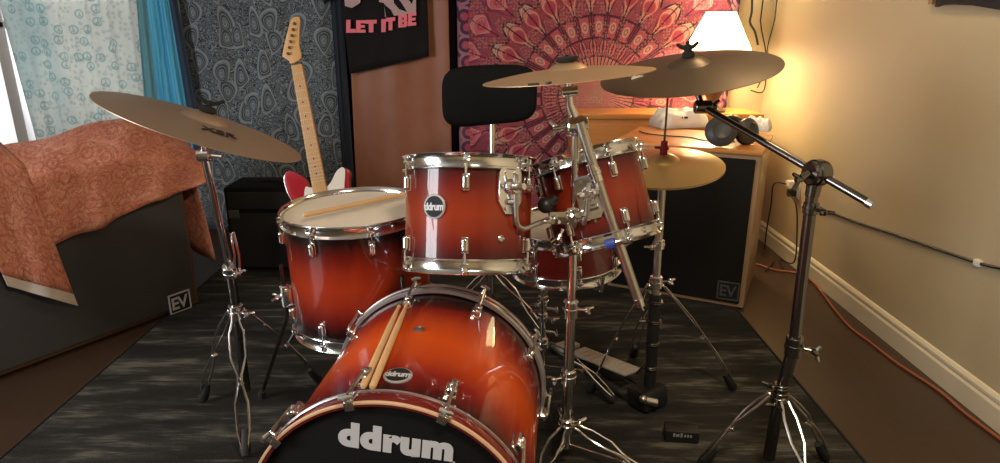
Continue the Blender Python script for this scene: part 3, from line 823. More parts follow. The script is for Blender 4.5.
# ---- middle crash on its boom stand
MC = atY(568, 76, 1.615)
mn = view_normal(MC, 5.6, 4.0)
crash, Rm = cymbal('crash_cymbal', 'thin bronze crash cymbal seen almost edge-on above the two rack toms', MC, mn, .208, .05, .016, .017, 'bronze')
bpy.context.view_layer.update()
p = on_cymbal(crash, 545, 83, MC, mn, .010); xx = Rm.transposed() @ V((1, 0, 0)); xx.z = 0; xx.normalize()
yy = V((0, 0, 1)).cross(xx); mb = MB(); p.z = .0095
mb.tube([p+xx*-.034+yy*.004, p+xx*-.012-yy*.004], .0024, 6); mb.tube([p+xx*.002-yy*.008, p+xx*.012+yy*.006], .003, 6)
mb.build('logo_marks', 'dark_ink', crash)
BX, BY = .192, 1.62
org = V((BX, BY, FZ))
st = thing('boom_cymbal_stand', 'tall chrome stand in front of the right rack tom with boom arm folded down', 'stand', org)
joint = atY(576, 126, BY)
MB(org).cyl((BX, BY, .10), (BX, BY, .55), .0145, seg=20).build('base_tube', 'chrome', st)
MB(org).cyl((BX, BY, .52), (BX, BY, .80), .0125, seg=20).build('middle_tube', 'chrome', st)
MB(org).tube([(BX, BY, .78), joint], .0105, 16).build('upper_tube', 'chrome', st)
hub = V((BX, BY, .175))
collar(st, org, hub, (0, 0, 1), .022, .04, (.75, -.5, .5))
collar(st, org, (BX, BY, .33), (0, 0, 1), .021, .04, (-.9, -.4, 0))
collar(st, org, (BX, BY, .535), (0, 0, 1), .021, .05, (.9, -.35, .1))
collar(st, org, (BX, BY, .80), (0, 0, 1), .018, .04, (.3, -.9, 0))
# multi-clamp that holds the tom arms
mb = MB(org); c0 = V((BX, BY, CLAMP.z))
mb.box(c0, (.044, .044, .058), bev=.008); mb.box(c0+V((-.042, -.012, .002)), (.05, .034, .036), bev=.007); mb.box(c0+V((.042, .014, .004)), (.05, .034, .036), bev=.007)
for q, k in ((c0+V((-.05, -.028, .0)), (-.3, -1, .1)), (c0+V((.05, -.004, .0)), (.4, -1, 0)), (c0+V((0, -.022, .012)), (.1, -1, .2)), (c0+V((-.03, -.02, -.03)), (-.5, -.6, -.8)), (c0+V((.03, -.02, -.028)), (.5, -.6, -.8))):
    k = V(k).normalized(); mb.cyl(q, q+k*.022, .005, seg=10); wing_nut(mb, q+k*.018, k, k.cross(V((0, .2, 1))), .018)
mb.build('tom_clamp', 'chrome', st)
mb = MB(org); mb.ball(c0+V((-.075, -.005, .03)), .021); mb.cyl(c0+V((-.075, -.005, .03)), c0+V((-.045, -.004, .05)), .012, seg=14); mb.build('clamp_ball', 'black_plastic', st)
# boom joint, short arm to the cymbal, long tail hanging down
tail_end = atY(639, 302, 1.56); tip = MC-mn*.026
mb = MB(org); mb.cyl(joint+V((-.026, -.004, 0)), joint+V((.026, .004, 0)), .025, seg=28, bev=.003)
for k in (-.012, 0, .012): mb.cyl(joint+V((k-.0022, 0, 0)), joint+V((k+.0022, 0, 0)), .0268, seg=28)
mb.cyl(joint+V((-.026, -.004, 0)), joint+V((-.045, -.006, -.004)), .009, seg=12); wing_nut(mb, joint+V((-.042, -.006, -.004)), (-1, 0, -.1), (0, .3, 1), .02)
mb.build('boom_joint', 'chrome', st)
d = (tail_end-joint).normalized()
MB(org).tube([joint+V((.006, -.022, .012)), joint+d*.2+V((.003, -.018, 0)), tail_end], [.0125, .0125, .0125], 14).build('boom_tail', 'brushed_steel', st)
e = joint+d*.12+V((.004, -.018, 0)); collar(st, org, e, d, .0155, .05, None, 'chrome', 'boom_collar'); collar(st, org, joint+d*.30+V((.002, -.010, 0)), d, .0150, .03, None, 'chrome', 'boom_collar')
mb = MB(org)
mb.tube([tail_end-d*.01, tail_end+d*.012], [.014, .012], 12); mb.tube([tail_end, tail_end+V((.012, -.004, -.022))], .003, 8)
mb.build('boom_end', 'chrome', st)
mb = MB(org); mb.tube([joint+V((0, 0, .01)), joint.lerp(tip, .55)+V((-.006, 0, 0)), tip], [.012, .010, .009], 14)
mb.cyl(tip+V((-.018, -.004, -.012)), tip+V((.022, -.004, -.008)), .013, seg=16, bev=.002); mb.cyl(tip, MC-mn*.004, .007, seg=12); mb.cyl(MC-mn*.012, MC-mn*.002, .018, seg=18, bev=.002)
mb.build('cymbal_tilter', 'chrome', st)
mb = MB(org); mb.cyl(MC+mn*.02, MC+mn*.05, .005, seg=10); mb.cyl(MC+mn*.034, MC+mn*.046, .026, .028, seg=24, bev=.003); mb.build('felt_and_nut', 'felt_black', st)
tripod(st, hub, [V((BX-.15, BY-.26, FZ)), V((BX+.27, BY-.14, FZ)), V((BX+.02, BY+.31, FZ))], org, top=(BX, BY, .11))

# ---- ride on the right boom stand
RC = atD(689, 71.5, 1.86); rn = view_normal(RC, 7.2, 13.8)
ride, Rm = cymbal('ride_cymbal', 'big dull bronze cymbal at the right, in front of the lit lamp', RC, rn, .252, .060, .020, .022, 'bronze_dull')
bpy.context.view_layer.update()
p = on_cymbal(ride, 641, 77, RC, rn, .012); xx = Rm.transposed() @ V((1, 0, .12)); xx.z = 0; xx.normalize()
mb = MB()
yy = V((0, 0, 1)).cross(xx)
def sq(pts, r=.0032): mb.tube([p+xx*a+yy*b+V((0, 0, .0025)) for a, b in pts], r, 6)
sq([(-.026, .016), (-.012, .020), (-.024, -.004), (-.008, -.002)]); sq([(-.004, .012), (.004, .018), (.010, .008), (.0, -.006), (-.006, .004)]); sq([(.012, .020), (.022, .024), (.028, .014), (.016, .004), (.028, -.004)]); sq([(-.030, -.014), (-.01, -.012), (.012, -.014), (.03, -.010)])
mb.build('logo_marks', 'faint_ink', ride)
SX, SY = .785, 1.58
org = V((SX, SY, FZ))
st = thing('boom_cymbal_stand', 'dark chrome stand near the right wall with a long boom arm', 'stand', org)
hub = V((SX-.012, SY, .29)); tilt = atY(817, 173, SY); wing = atY(794, 346, SY)
MB(org).tube([(SX-.018, SY, .09), hub, wing], .0165, 18).build('base_tube', 'dark_chrome', st)
MB(org).tube([wing-V((0, 0, .03)), atY(812, 196, SY)], .0150, 18).build('upper_tube', 'dark_chrome', st)
collar(st, org, wing, tilt-wing, .0225, .055, (.9, -.4, -.1), 'dark_chrome')
collar(st, org, hub, tilt-wing, .0235, .035, (-.6, -.8, -.1), 'dark_chrome')
collar(st, org, atY(811, 208, SY), tilt-wing, .0190, .03, (.3, -.9, 0), 'dark_chrome')
collar(st, org, hub+V((0, 0, .03)), tilt-wing, .020, .02, (-.85, -.4, .3), 'dark_chrome')
wing_ = MB(org); q = wing+V((.03, -.012, -.005)); wing_.tube([q, q+V((.02, -.008, -.002)), q+V((.030, -.01, .014))], [.006, .006, .005], 8); wing_.tube([q+V((.02, -.008, -.002)), q+V((.030, -.01, -.03))], [.006, .005], 8); wing_.build('wing_screw', 'brushed_steel', st)
bend = EYE+ray(703, 107)*1.86; tailp = EYE+(tilt-EYE)
bd = (bend-tilt).normalized(); tail = tilt-bd*.150
mb = MB(org); mb.cyl(tilt+V((-.024, -.008, 0)), tilt+V((.024, .008, 0)), .030, seg=28, bev=.004); mb.cyl(tilt+V((-.012, -.004, 0)), tilt+V((.012, .004, 0)), .034, seg=28, bev=.003)
mb.tube([atY(812, 196, SY), tilt], [.017, .02], 16); mb.cyl(tilt+V((-.024, -.008, 0)), tilt+V((-.044, -.012, -.01)), .010, seg=12); wing_nut(mb, tilt+V((-.042, -.012, -.012)), (-1, -.2, -.3), (0, .2, 1), .02)
mb.build('boom_joint', 'dark_chrome', st)
MB(org).tube([tail, tilt, bend], .0098, 14).build('boom_arm', 'dark_chrome', st)
MB(org).tube([tail-bd*.004, tail+bd*.012], .0112, 12).build('boom_end_cap', 'brushed_steel', st)
mb = MB(org); mb.cyl(bend+V((-.024, 0, 0)), bend+V((.024, 0, 0)), .019, seg=18, bev=.003); mb.cyl(bend, RC-rn*.006, .009, seg=12); mb.cyl(RC-rn*.018, RC-rn*.004, .018, seg=18, bev=.002)
wing_nut(mb, bend+V((.022, 0, 0)), (1, -.2, 0), (0, .3, 1), .02); mb.build('cymbal_tilter', 'dark_chrome', st)
mb = MB(org); mb.cyl(RC+rn*.022, RC+rn*.085, .0055, seg=10); mb.cyl(RC+rn*.042, RC+rn*.056, .018, .016, seg=18, bev=.002); wing_nut(mb, RC+rn*.056, rn, V((1, 0, .1)), .030); mb.cyl(RC+rn*.056, RC+rn*.075, .011, seg=12); mb.build('felt_and_nut', 'felt_black', st)
tripod(st, hub, [V((.985, 1.675, FZ)), V((.60, 1.645, FZ)), V((.80, 1.32, FZ))], org, mat='brushed_steel', spread=.018)

# ---- hi-hat
HX, HY = .51, 1.98
HC = atY(663, 167, HY); hn = view_normal(HC, 3, 20)
hh, _ = cymbal('hi_hat_cymbal', 'upper golden hi-hat cymbal below the big right cymbal', HC+hn*.003, hn, .184, .05, .018, .020, 'bronze_gold', 'pair of hi-hat cymbals')
hb, _ = cymbal('hi_hat_cymbal', 'lower golden hi-hat cymbal, facing up under the upper one', HC-hn*.003, -hn, .184, .05, .018, .020, 'bronze_gold', 'pair of hi-hat cymbals')
org = V((HX, HY, FZ))
st = thing('hi_hat_stand', 'hi-hat stand with perforated foot pedal beside the right speaker', 'stand', org)
topc = HC+hn*.03
MB(org).tube([(HX+.008, HY, .06), (HX, HY, .5), HC-hn*.03], .0125, 16).build('pole', 'brushed_steel', st)
MB(org).tube([HC-hn*.03, topc, V((topc.x, topc.y, 1.12))], .0035, 8).build('pull_rod', 'dark_chrome', st)
mb = MB(org); mb.cyl(topc+V((0, 0, .0)), topc+V((0, 0, .052)), .012, .010, seg=16, bev=.002); mb.cyl(topc+V((0, 0, .026)), topc+V((0, 0, .034)), .015, seg=16); mb.tube([topc+V((0, 0, .03)), topc+V((-.03, -.01, .034))], .004, 8); mb.build('clutch', 'felt_red', st)
mb = MB(org); mb.cyl(HC-hn*.05, HC-hn*.028, .022, .026, seg=20, bev=.002); mb.build('cymbal_seat', 'chrome', st); collar(st, org, (HX, HY, .47), (0, 0, 1), .021, .04, (.9, -.4, .2)); collar(st, org, (HX, HY, .60), (0, 0, 1), .018, .03, (-.7, -.7, 0))
MB(org).tube([(HX+.006, HY, .03), (HX+.001, HY, .43)], .020, 16).build('spring_tube', 'black_plastic', st)
for z in (.40, .33, .25, .16): collar(st, org, (HX+.003, HY, z), (0, 0, 1), .0235, .014, None, 'dark_chrome', 'spring_tube_ring')
tripod(st, V((HX, HY, .455)), [V((.845, 2.08, FZ)), V((.325, 2.06, FZ)), V((HX+.02, 2.32, FZ))], org, spread=.016, r=.0035)
# pedal towards the drummer
toe = V((HX-.03, HY+.06, .10)); heel = V((.25, 2.40, .030)); pd = (heel-toe).normalized(); sd = pd.cross(V((0, 0, 1))).normalized(); pu = sd.cross(pd); PB = mat3(sd, pd, pu)
mb = MB(org); mb.box(toe.lerp(heel, .40), (.085, (heel-toe).length*.74, .007), PB, bev=.002)
for i in range(5):
    for j in range(7): mb.cyl(toe.lerp(heel, .12+j*.09)+sd*(-.030+i*.015)+pu*.003, toe.lerp(heel, .12+j*.09)+sd*(-.030+i*.015)+pu*.0065, .0045, seg=8)
fb = mb.build('footboard', 'pedal_grey', st)
MB(org).box(toe.lerp(heel, .93), (.09, .075, .018), PB, bev=.004).build('heel_plate', 'pedal_grey', st)
mb = MB(org)
for sg in (-1, 1): mb.tube([V((HX, HY, FZ+.02))+sd*sg*.05, V((heel.x, heel.y, FZ+.012))+sd*sg*.045], .005, 8)
mb.box((HX, HY, .05), (.11, .09, .07), PB, bev=.012); mb.tube([toe, V((HX-.012, HY+.015, .16)), (HX, HY, .18)], .004, 8)
mb.build('pedal_frame', 'black_plastic', st)
mb = MB(org); mb.cyl((HX-.03, HY-.06, .07), (HX+.02, HY-.065, .06), .013, seg=14, bev=.003); mb.ball((HX-.03, HY-.065, .075), .014); mb.build('pedal_knob', 'brushed_steel', st)

# ---- bass drum pedal behind the bass drum
bp = BC+bax*(BL+.05); org = V((bp.x, bp.y, FZ)); st = thing('bass_pedal', 'bass drum pedal clamped to the rear hoop of the bass drum', 'pedal', org)
s2 = V((bax.y, -bax.x, 0)); f2 = V((bax.x, bax.y, 0)).normalized(); B2 = mat3(s2, f2, V((0, 0, 1)))
MB(org).box(org+f2*.15+V((0, 0, .008)), (.10, .34, .010), B2, bev=.003).build('base_plate', 'black_plastic', st)
mb = MB(org)
for sg in (-1, 1): mb.tube([org+s2*sg*.045+f2*.02+V((0, 0, .01)), org+s2*sg*.042+f2*.035+V((0, 0, .20))], .009, 10)
mb.cyl(org+s2*-.055+f2*.035+V((0, 0, .20)), org+s2*.055+f2*.035+V((0, 0, .20)), .008, seg=12); mb.build('frame_post', 'chrome', st)
Rb = B2 @ Matrix.Rotation(math.radians(-17), 3, 'X')
MB(org).box(org+f2*.17+V((0, 0, .065)), (.085, .28, .007), Rb, bev=.002).build('footboard', 'brushed_steel', st)
mb = MB(org); mb.tube([org+f2*.035+V((0, 0, .20)), org+f2*.06+V((0, 0, .36))], .0035, 8); mb.build('beater_shaft', 'chrome', st)
MB(org).cyl(org+f2*.035+V((0, 0, .365)), org+f2*.085+V((0, 0, .365)), .024, seg=20, bev=.005).build('beater', 'felt_black', st)

# ---- drum throne
TX, TY = -.04, 2.62; org = V((TX, TY, FZ))
th_ = thing('drum_throne', 'black drum throne with padded backrest behind the crash cymbal', 'stool', org)
mb = MB(org)
rows = []
def pad(u, v, off):   # u -1..1 across, v -1..1 up: superellipse
    return None
W, Hh, T = .205, .128, .035; Cz = .985; by = TY+.25
NN = 40; loops = []
for k in range(9):
    fy = -1+2*k/8; sc = (1-abs(fy)**3*.16) if abs(fy) < 1 else .84
    lp = []
    for i in range(NN):
        a = 2*PI*i/NN; cx = math.copysign(abs(math.cos(a))**.45, math.cos(a)); cz = math.copysign(abs(math.sin(a))**.5, math.sin(a))
        lp.append(mb._v(V((TX-.005+W*sc*cx, by+T*fy-.05*(sc*cx)**2+.02, Cz+Hh*sc*cz*(1-.05*cx)+.012*cx))))
    loops.append(lp)
for a, b in zip(loops, loops[1:]): mb.bridge(a, b)
mb.face(list(reversed(loops[0]))); mb.face(loops[-1])
mb.build('backrest', 'vinyl_black', th_)
MB(org).tube([(TX, TY+.05, .46), (TX, TY+.22, .47), (TX+.005, TY+.275, .56), (TX+.005, TY+.29, .98)], .0135, 14).build('backrest_post', 'chrome', th_)
MB(org).lathe([(0, .47), (.15, .47), (.175, .485), (.18, .53), (.165, .555), (.10, .565), (0, .562)], (TX, TY, 0), (0, 0, 1), 40).build('seat', 'vinyl_black', th_)
MB(org).cyl((TX, TY, .12), (TX, TY, .47), .016, seg=18).build('column', 'chrome', th_)
tripod(th_, V((TX, TY, .26)), [V((TX+.26*math.cos(az_of(a)), TY+.26*math.sin(az_of(a)), FZ)) for a in (90, 210, 330)], org)

# ================================================================== SPEAKERS
def box_on(mb, A, along, back, w, d, z0, z1, bev=.008):
    """box whose front lower corner is A; `along` runs along the front, `back` away from it"""
    C = V(A)+along*w/2+back*d/2; C.z = (z0+z1)/2
    mb.box(C, (w, d, z1-z0), mat3(along, back, V((0, 0, 1))) if along.cross(back).z > 0 else mat3(-along, back, V((0, 0, 1))), bev=bev)
def speaker(label, A, along, back, w, d, h, bpx, cab, org, badge_ink, bw, cloth='grille'):
    along, back = V(along).normalized(), V(back).normalized(); A = V(A)
    o = thing('loudspeaker', label, 'speaker', org)
    mb = MB(org); box_on(mb, A+back*.012, along, back, w, d-.012, FZ+.001, h); mb.build('cabinet', cab, o)
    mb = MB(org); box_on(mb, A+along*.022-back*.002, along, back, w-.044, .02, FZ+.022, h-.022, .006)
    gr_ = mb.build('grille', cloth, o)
    right = along if along.x > 0 else -along
    Rt = mat3(right, V((0, 0, 1)), -back)
    pos = on_plane(bpx[0], bpx[1], A-back*.004, back)
    mb = MB(org); s = bw/2; t = bw*.06
    for (a, b, sa, sb) in ((0, s-t/2, bw, t), (0, -s+t/2, bw, t), (-s+t/2, 0, t, bw), (s-t/2, 0, t, bw)):
        mb.box(pos+right*a+V((0, 0, b*.9)), (sa, sb if sb == t else bw*.9, .004), Rt)
    bd_ = mb.build('badge', badge_ink, o)
    MB(org).box(pos+back*.0015, (bw*.92, bw*.84, .003), Rt).build('badge_plate', 'black_plastic', bd_)
    lettering('badge_lettering', 'EV', .08, .001, badge_ink, bd_, pos-V(org)-back*.0015, Rt, .0015, .9, width=bw*.74, height=bw*.56)
    return o
plain('badge_dim', (.06, .06, .056), .6)
LB = V((-.54, -.84, 0)).normalized(); LBK = V((-.84, .54, 0)).normalized(); LA = V((-1.43, 2.865, 0)); LH = .70
speaker('black loudspeaker at the left, partly covered by the orange paisley throw', LA, LB, LBK, 1.12, .56, LH, (180, 302), 'brown_cabinet', LA, 'badge_white', .105, 'hazed_grille')
RA = V((1.135, 2.79, 0)); RB = V((-.90, .436, 0)).normalized(); RBK = V((.436, .90, 0)).normalized(); RH = .735
speaker('black-fronted loudspeaker in the right back corner carrying the headphones', RA, RB, RBK, .66, .52, RH, (728, 291), 'tan_cabinet', RA, 'badge_dim', .10)
mb = MB(RA); box_on(mb, RA-RBK*.006+RB*-.006, RB, RBK, .672, .532, RH, RH+.018, .004)
o = bpy.data.objects[[x.name for x in bpy.data.objects if x.name.startswith('loudspeaker')][-1]]
mb.build('wooden_top', 'orange_wood', o)
RT_ = RH+.018

# ---- orange throw over the left speaker
fp = LA-LBK*.016; n_ = -LBK
def fpl(px, py, off=0.0): return on_plane(px, py, fp+n_*off, n_)
cloth = thing('paisley_throw', 'orange paisley throw draped over the left loudspeaker', 'cloth', fpl(120, 200))
corg = V(cloth.location)
def lerp_pts(pts, t):
    xs = [p[0] for p in pts]
    x = xs[0]+(xs[-1]-xs[0])*t
    for a, b in zip(pts, pts[1:]):
        if a[0] <= x <= b[0] or b is pts[-1]:
            k = (x-a[0])/(b[0]-a[0]); return (x, a[1]+(b[1]-a[1])*k)
topc_ = [(-70, 152), (-20, 149), (0, 146), (20, 142), (60, 133), (100, 120), (125, 115.5), (145, 119), (165, 127), (185, 140), (206, 160)]
lipc_ = [(-70, 205), (0, 190), (60, 172), (125, 158), (165, 158), (190, 163), (207, 172)]
botc_ = [(-70, 300), (0, 268), (60, 243), (100, 226), (150, 203), (185, 190), (208, 180)]
NU = 56; rows = []; uvs = []
for i in range(25):
    v = i/24; r = []; uvr = []
    for j in range(NU+1):
        t = j/NU; tp, lp, bt = lerp_pts(topc_, t), lerp_pts(lipc_, t), lerp_pts(botc_, t)
        T_ = on_plane(tp[0], tp[1], fp+LBK*.26, n_); L_ = fpl(*lp, .004); B_ = fpl(*bt, .012)
        if v < .15:
            k = v/.15; Bk = T_+LBK*.26; Bk.z = max(LH+.01, T_.z-.13); P = Bk.lerp(T_, k)
        elif v < .5:
            k = (v-.15)/.35; P = T_.lerp(L_, k); P.z += .018*math.sin(PI*k)
        else:
            k = (v-.5)/.5; P = L_.lerp(B_, k); P += n_*(.012*math.sin(t*31+v*2)*k+.007*math.sin(t*53+1)*k+.006)
        P.z += .005*math.sin(t*23+v*9)*(1 if v > .1 else 0)
        r.append(P); uvr.append((t*1.5, v*.85))
    rows.append(r); uvs.append(uvr)
MB(corg).grid(rows, uvs).build('drape', 'throw', cloth, thick=.004, angle=80)
# end flap hanging round the far corner
rows = []; uvs = []
for i in range(10):
    v = i/9; r = []; uvr = []
    for j in range(9):
        t = j/8; base = LA+LBK*(.0+.40*t)+V((.012, .02, 0)); z = LH+.01-(.52-.10*t)*v
        P = V((base.x, base.y, z))-LB*(.018+.055*v+.012*math.sin(t*9+v*2)); r.append(P); uvr.append((1.5+t*.4, v*.5))
    rows.append(r); uvs.append(uvr)
MB(corg).grid(rows, uvs).build('end_flap', 'throw', cloth, thick=.004, angle=80)
# separate strip hanging lower at the near end
def strip(v0, v1, mat, name):
    rows = []; uvs = []
    for i in range(17):
        v = v0+(v1-v0)*i/16; r = []; uvr = []
        for j in range(15):
            t = j/14
            xl, xr = -62+v*70, 18+v*60; yl, yr = 140+v*146, 146+v*160
            px, py = xl+(xr-xl)*t, yl+(yr-yl)*t
            P = fpl(px, py, .035+.012*math.sin(t*8+v*3)*v)
            if v < .12: P += LBK*(.12-v)*1.2
            r.append(P); uvr.append((.2+t*.45, .1+v*.8))
        rows.append(r); uvs.append(uvr)
    return MB(corg).grid(rows, uvs).build(name, mat, cloth, thick=.004, angle=80)
strip(0, .925, 'throw', 'hanging_strip'); strip(.925, 1.0, 'throw_hem', 'pale_hem')['label'] = 'pale hem along the hanging strip'

# ================================================================== HANGINGS ON THE BACK WALL
def hanging(name, label, cat, mat, fx0, fx1, z0, z1, y, amp, freq, nx=60, nz=24, thick=.004, drop=0.0, ph=0.0, gather=None, ncenter=True):
    """cloth between x = fx0(z) and fx1(z)"""
    cx = (fx0(1.2)+fx1(1.2))/2; cz = z0
    rows = []; uvs = []
    for i in range(nz+1):
        k = i/nz; z = z0+(z1-z0)*k; r = []; u_ = []
        for j in range(nx+1):
            t = j/nx; x = fx0(z)+(fx1(z)-fx0(z))*t
            f = math.sin(t*freq*2*PI+ph+.5*math.sin(k*2.3))+.45*math.sin(t*freq*4.7*PI+1.3*ph+k)
            r.append(V((x, y+amp*f, z+drop*math.sin(PI*t)*(1-k)))); u_.append((t, k))
        rows.append(r); uvs.append(u_)
    o = MB((cx, y, z0)).grid(rows, uvs).build(name, mat, None, thick=thick, angle=80); o.location = (cx, y, z0)
    return tag(o, label, cat)
K = lambda v: (lambda z: v)
ZT = 2.40
X0 = lambda px, y: atY(px, 60, y).x
hanging('sheer_curtain', 'pale sheer curtain with small teal peace signs over the window', 'curtain', 'sheer',
        lambda z: -2.935+(1.42-z)*.06, lambda z: atY(150, 60, 4.0).x+(1.1-z)*-.06, .45, ZT, 4.03, .007, 6, nx=110)
hanging('blue_scarf', 'crinkled bright blue scarf with teal and navy edges hanging beside the window', 'scarf', 'scarf',
        lambda z: -2.10-(1.42-z)*.08, lambda z: -1.865+(1.42-z)*.05, .50, ZT, 3.975, .012, 4, nx=70)
hanging('paisley_tapestry', 'dark blue-grey paisley tapestry on the wall behind the guitar', 'tapestry', 'paisley_dark',
        lambda z: -1.88-max(0, .95-z)*.65, lambda z: -.955, .02, ZT, 4.03, .012, 3.2, nx=90)
hanging('black_backcloth', 'plain black cloth on the wall behind the orange fabric panel', 'cloth', 'black_cloth',
        K(-1.0), K(-.235), .05, ZT, 4.075, .006, 5)
hanging('navy_cloth', 'narrow dark navy cloth hanging between paisley tapestry and orange fabric', 'cloth', 'navy_cloth',
        lambda z: -.985, lambda z: -.915, .3, ZT, 4.0, .006, 2, nx=16)
hanging('fabric_panel', 'plain rusty orange satin panel hanging behind the black t-shirt', 'curtain', 'satin',
        lambda z: -.885-(1.42-z)*.02, lambda z: -.30, .22, ZT, 4.0, .006, 1.6, nx=50)
mx = atY(596, 95, 4.05)
md = hanging('mandala_tapestry', 'pink and red mandala tapestry on the back wall behind the cymbals', 'tapestry', 'mandala',
        K(-.255), lambda z: 1.40+(z-1)*.03, mx.z-1.2, ZT, 4.05, .005, 2.3, nx=60)
# centre the print on the mandala's hub
off = V((mx.x, 4.05, mx.z))-md.location
for v in md.data.vertices: v.co -= off
md.location += off

# ---- t-shirt
ty = 3.955; tee = thing('t_shirt', 'black t-shirt with pink lettering pinned to the orange fabric panel', 't-shirt', atY(388, 64, ty))
to = V(tee.location)
rows = []
def tee_pt(px, py, k=0): return atY(px, py, ty+.006*math.sin(px*.11)+.004*math.sin(py*.13+px*.05))
hemL, hemR = tee_pt(350, 74), tee_pt(429, 56)
for i in range(15):
    k = i/14; L_ = V((hemL.x-.035*k, ty, hemL.z+.66*k)); R_ = V((hemR.x-.002*k, ty, hemR.z+.58*k)); r = []
    for j in range(21):
        t = j/20; P = L_.lerp(R_, t); P.y += .007*math.sin(t*7+k*3)+.004*math.sin(t*17-k*5); r.append(P)
    rows.append(r)
MB(to).grid(rows).build('torso', 'tee_black', tee, thick=.006, angle=80)
for sg, sp in ((-1, V((hemL.x-.035, ty, hemL.z+.66))), (1, V((hemR.x-.002, ty, hemR.z+.58)))):
    rows = []
    for i in range(7):
        k = i/6; a = sp+V((sg*-.02, 0, 0)); top = a.lerp(a+V((sg*.16, 0, -.13)), k); bot = (a+V((0, 0, -.19))).lerp(a+V((sg*.10, 0, -.27)), k)
        rows.append([top.lerp(bot, j/6)+V((0, .005*math.sin(j+k*4), 0)) for j in range(7)])
    MB(to).grid(rows).build('sleeve', 'tee_black', tee, thick=.006, angle=80)
def surf(px, py): return atY(px, py, ty-.020)
GL = {'L': [(0, 0, .44, 1), (0, .70, 1, 1)], 'E': [(0, 0, .46, 1), (0, 0, 1, .25), (0, .39, .92, .61), (0, .75, 1, 1)], 'T': [(0, 0, 1, .30), (.29, 0, .71, 1)],
      'I': [(0, 0, 1, 1)], 'B': [(0, 0, .44, 1), (0, 0, .88, .24), (0, .40, .90, .60), (0, .76, .88, 1), (.60, .08, .97, .44), (.62, .54, 1, .92)]}
for ch, x0, x1, y0, y1, sl in (('L', 346.2, 355.8, 19.8, 32.8, 0), ('E', 356.2, 365.6, 20.2, 32.7, 0), ('T', 365.6, 376.6, 20.0, 32.6, -.3), ('I', 381.2, 385.8, 19.2, 32.2, -.2), ('T', 385.8, 395.2, 17.8, 30.6, -.7), ('B', 398.3, 407.5, 15.0, 27.8, -.9), ('E', 408.0, 416.2, 13.2, 26.2, -.9)):
    mb = MB(to)
    for k_, (a, b, c, d) in enumerate(GL[ch]):
        q = [surf(x0+(x1-x0)*u, y0+(y1-y0)*v+sl*u)+V((0, -.0008*k_, 0)) for u, v in ((a, b), (c, b), (c, d), (a, d))]
        fr = [mb._v(p) for p in q]; bk = [mb._v(p+V((0, .004, 0))) for p in q]; mb.face(fr); mb.face(list(reversed(bk))); mb.bridge(fr, bk)
    mb.build('letter', 'pink_ink', tee)
def print_block(name, poly, mat, dy=0.0):
    pts = [surf(*p)+V((0, dy, 0)) for p in poly]
    mb = MB(to); fr = [mb._v(p) for p in pts]; bk = [mb._v(p+V((0, .003, 0))) for p in pts]
    mb.face(fr); mb.face(list(reversed(bk))); mb.bridge(fr, bk); return mb.build(name, mat, tee)
# two plain framed panels of abstract print above the words
print_block('print_panel', [(345, 6), (352, 8), (360, 3), (362, -14), (343, -14)], 'pale_ink')
print_block('print_panel', [(379, 2), (384, 3), (385, 17), (416, 13), (416, -16), (379, -14)], 'pale_ink')
for poly in ([(384, 4), (391, 10), (394, 16), (386, 17)], [(393, -6), (401, 2), (407, 12), (399, 9), (394, 3)], [(408, -10), (414, -4), (412, 4), (407, -2)], [(352, -12), (359, -8), (356, 0), (350, -3)]):
    print_block('print_shape', poly, 'tee_black', -.002)

# ================================================================== GUITAR
P1, P2 = atY(319, 185, 2.62), atY(296.5, 64, 2.74)
gy = (P2-P1).normalized(); gz = (V((.05, -1, .2))-gy*V((.05, -1, .2)).dot(gy)).normalized(); gx = gy.cross(gz)
GS = (P2-P1).length/.47
GM = mat3(gx*GS, gy*GS, gz*GS)
gt = thing('electric_guitar', 'red electric guitar with white pickguard and maple neck behind the floor tom', 'guitar', P1-gy*.40*GS, None)
gorg = V(gt.location)
def gl(p): return P1+GM @ V(p)
def gprism(pts, h, z, bev=0.0):
    mb = MB(gorg); mb.prism(pts, h, P1+GM @ V((0, 0, z)), GM, bev=bev); return mb
def smooth(pts, n=4):
    out = []; N = len(pts)
    for i in range(N):
        p0, p1, p2, p3 = [V(pts[(i+k-1) % N]) for k in range(4)]
        for j in range(n):
            t = j/n; out.append(.5*((2*p1)+(-p0+p2)*t+(2*p0-5*p1+4*p2-p3)*t*t+(-p0+3*p1-3*p2+p3)*t**3))
    return [(p.x, p.y) for p in out]
# origin: end of the fretboard; body below
bodyp = smooth([(-.03, -.015), (-.045, .035), (-.075, .066), (-.102, .078), (-.124, .055), (-.122, .0), (-.108, -.06), (-.118, -.13), (-.150, -.20), (-.155, -.27), (-.12, -.335), (-.04, -.365), (.04, -.360), (.115, -.33), (.155, -.265), (.150, -.20), (.115, -.13), (.105, -.06), (.110, .0), (.118, .030), (.105, .052), (.085, .045), (.055, .012), (.03, -.015)])
bodyp = [(x*1.06, y-.004) for x, y in bodyp]
gprism(bodyp, .044, -.046, .006).build('body', 'guitar_red', gt)
pg = smooth([(-.03, -.030), (-.048, -.025), (-.060, -.06), (-.07, -.10), (-.082, -.13), (-.10, -.17), (-.06, -.21), (.03, -.20), (.06, -.23), (.10, -.25), (.12, -.20), (.085, -.13), (.086, -.06), (.098, -.005), (.100, .020), (.088, .026), (.066, .010), (.030, -.035)])
pg = [(x*1.08, y+.026) for x, y in pg]
pgo = gprism(pg, .003, -.0018).build('pickguard', 'pickguard_white', gt)
nk = [(-.028, -.06), (-.021, .47), (.021, .47), (.028, -.06)]
gprism(nk, .024, -.016, .005).build('neck', 'maple', gt)
mb = MB(gorg)
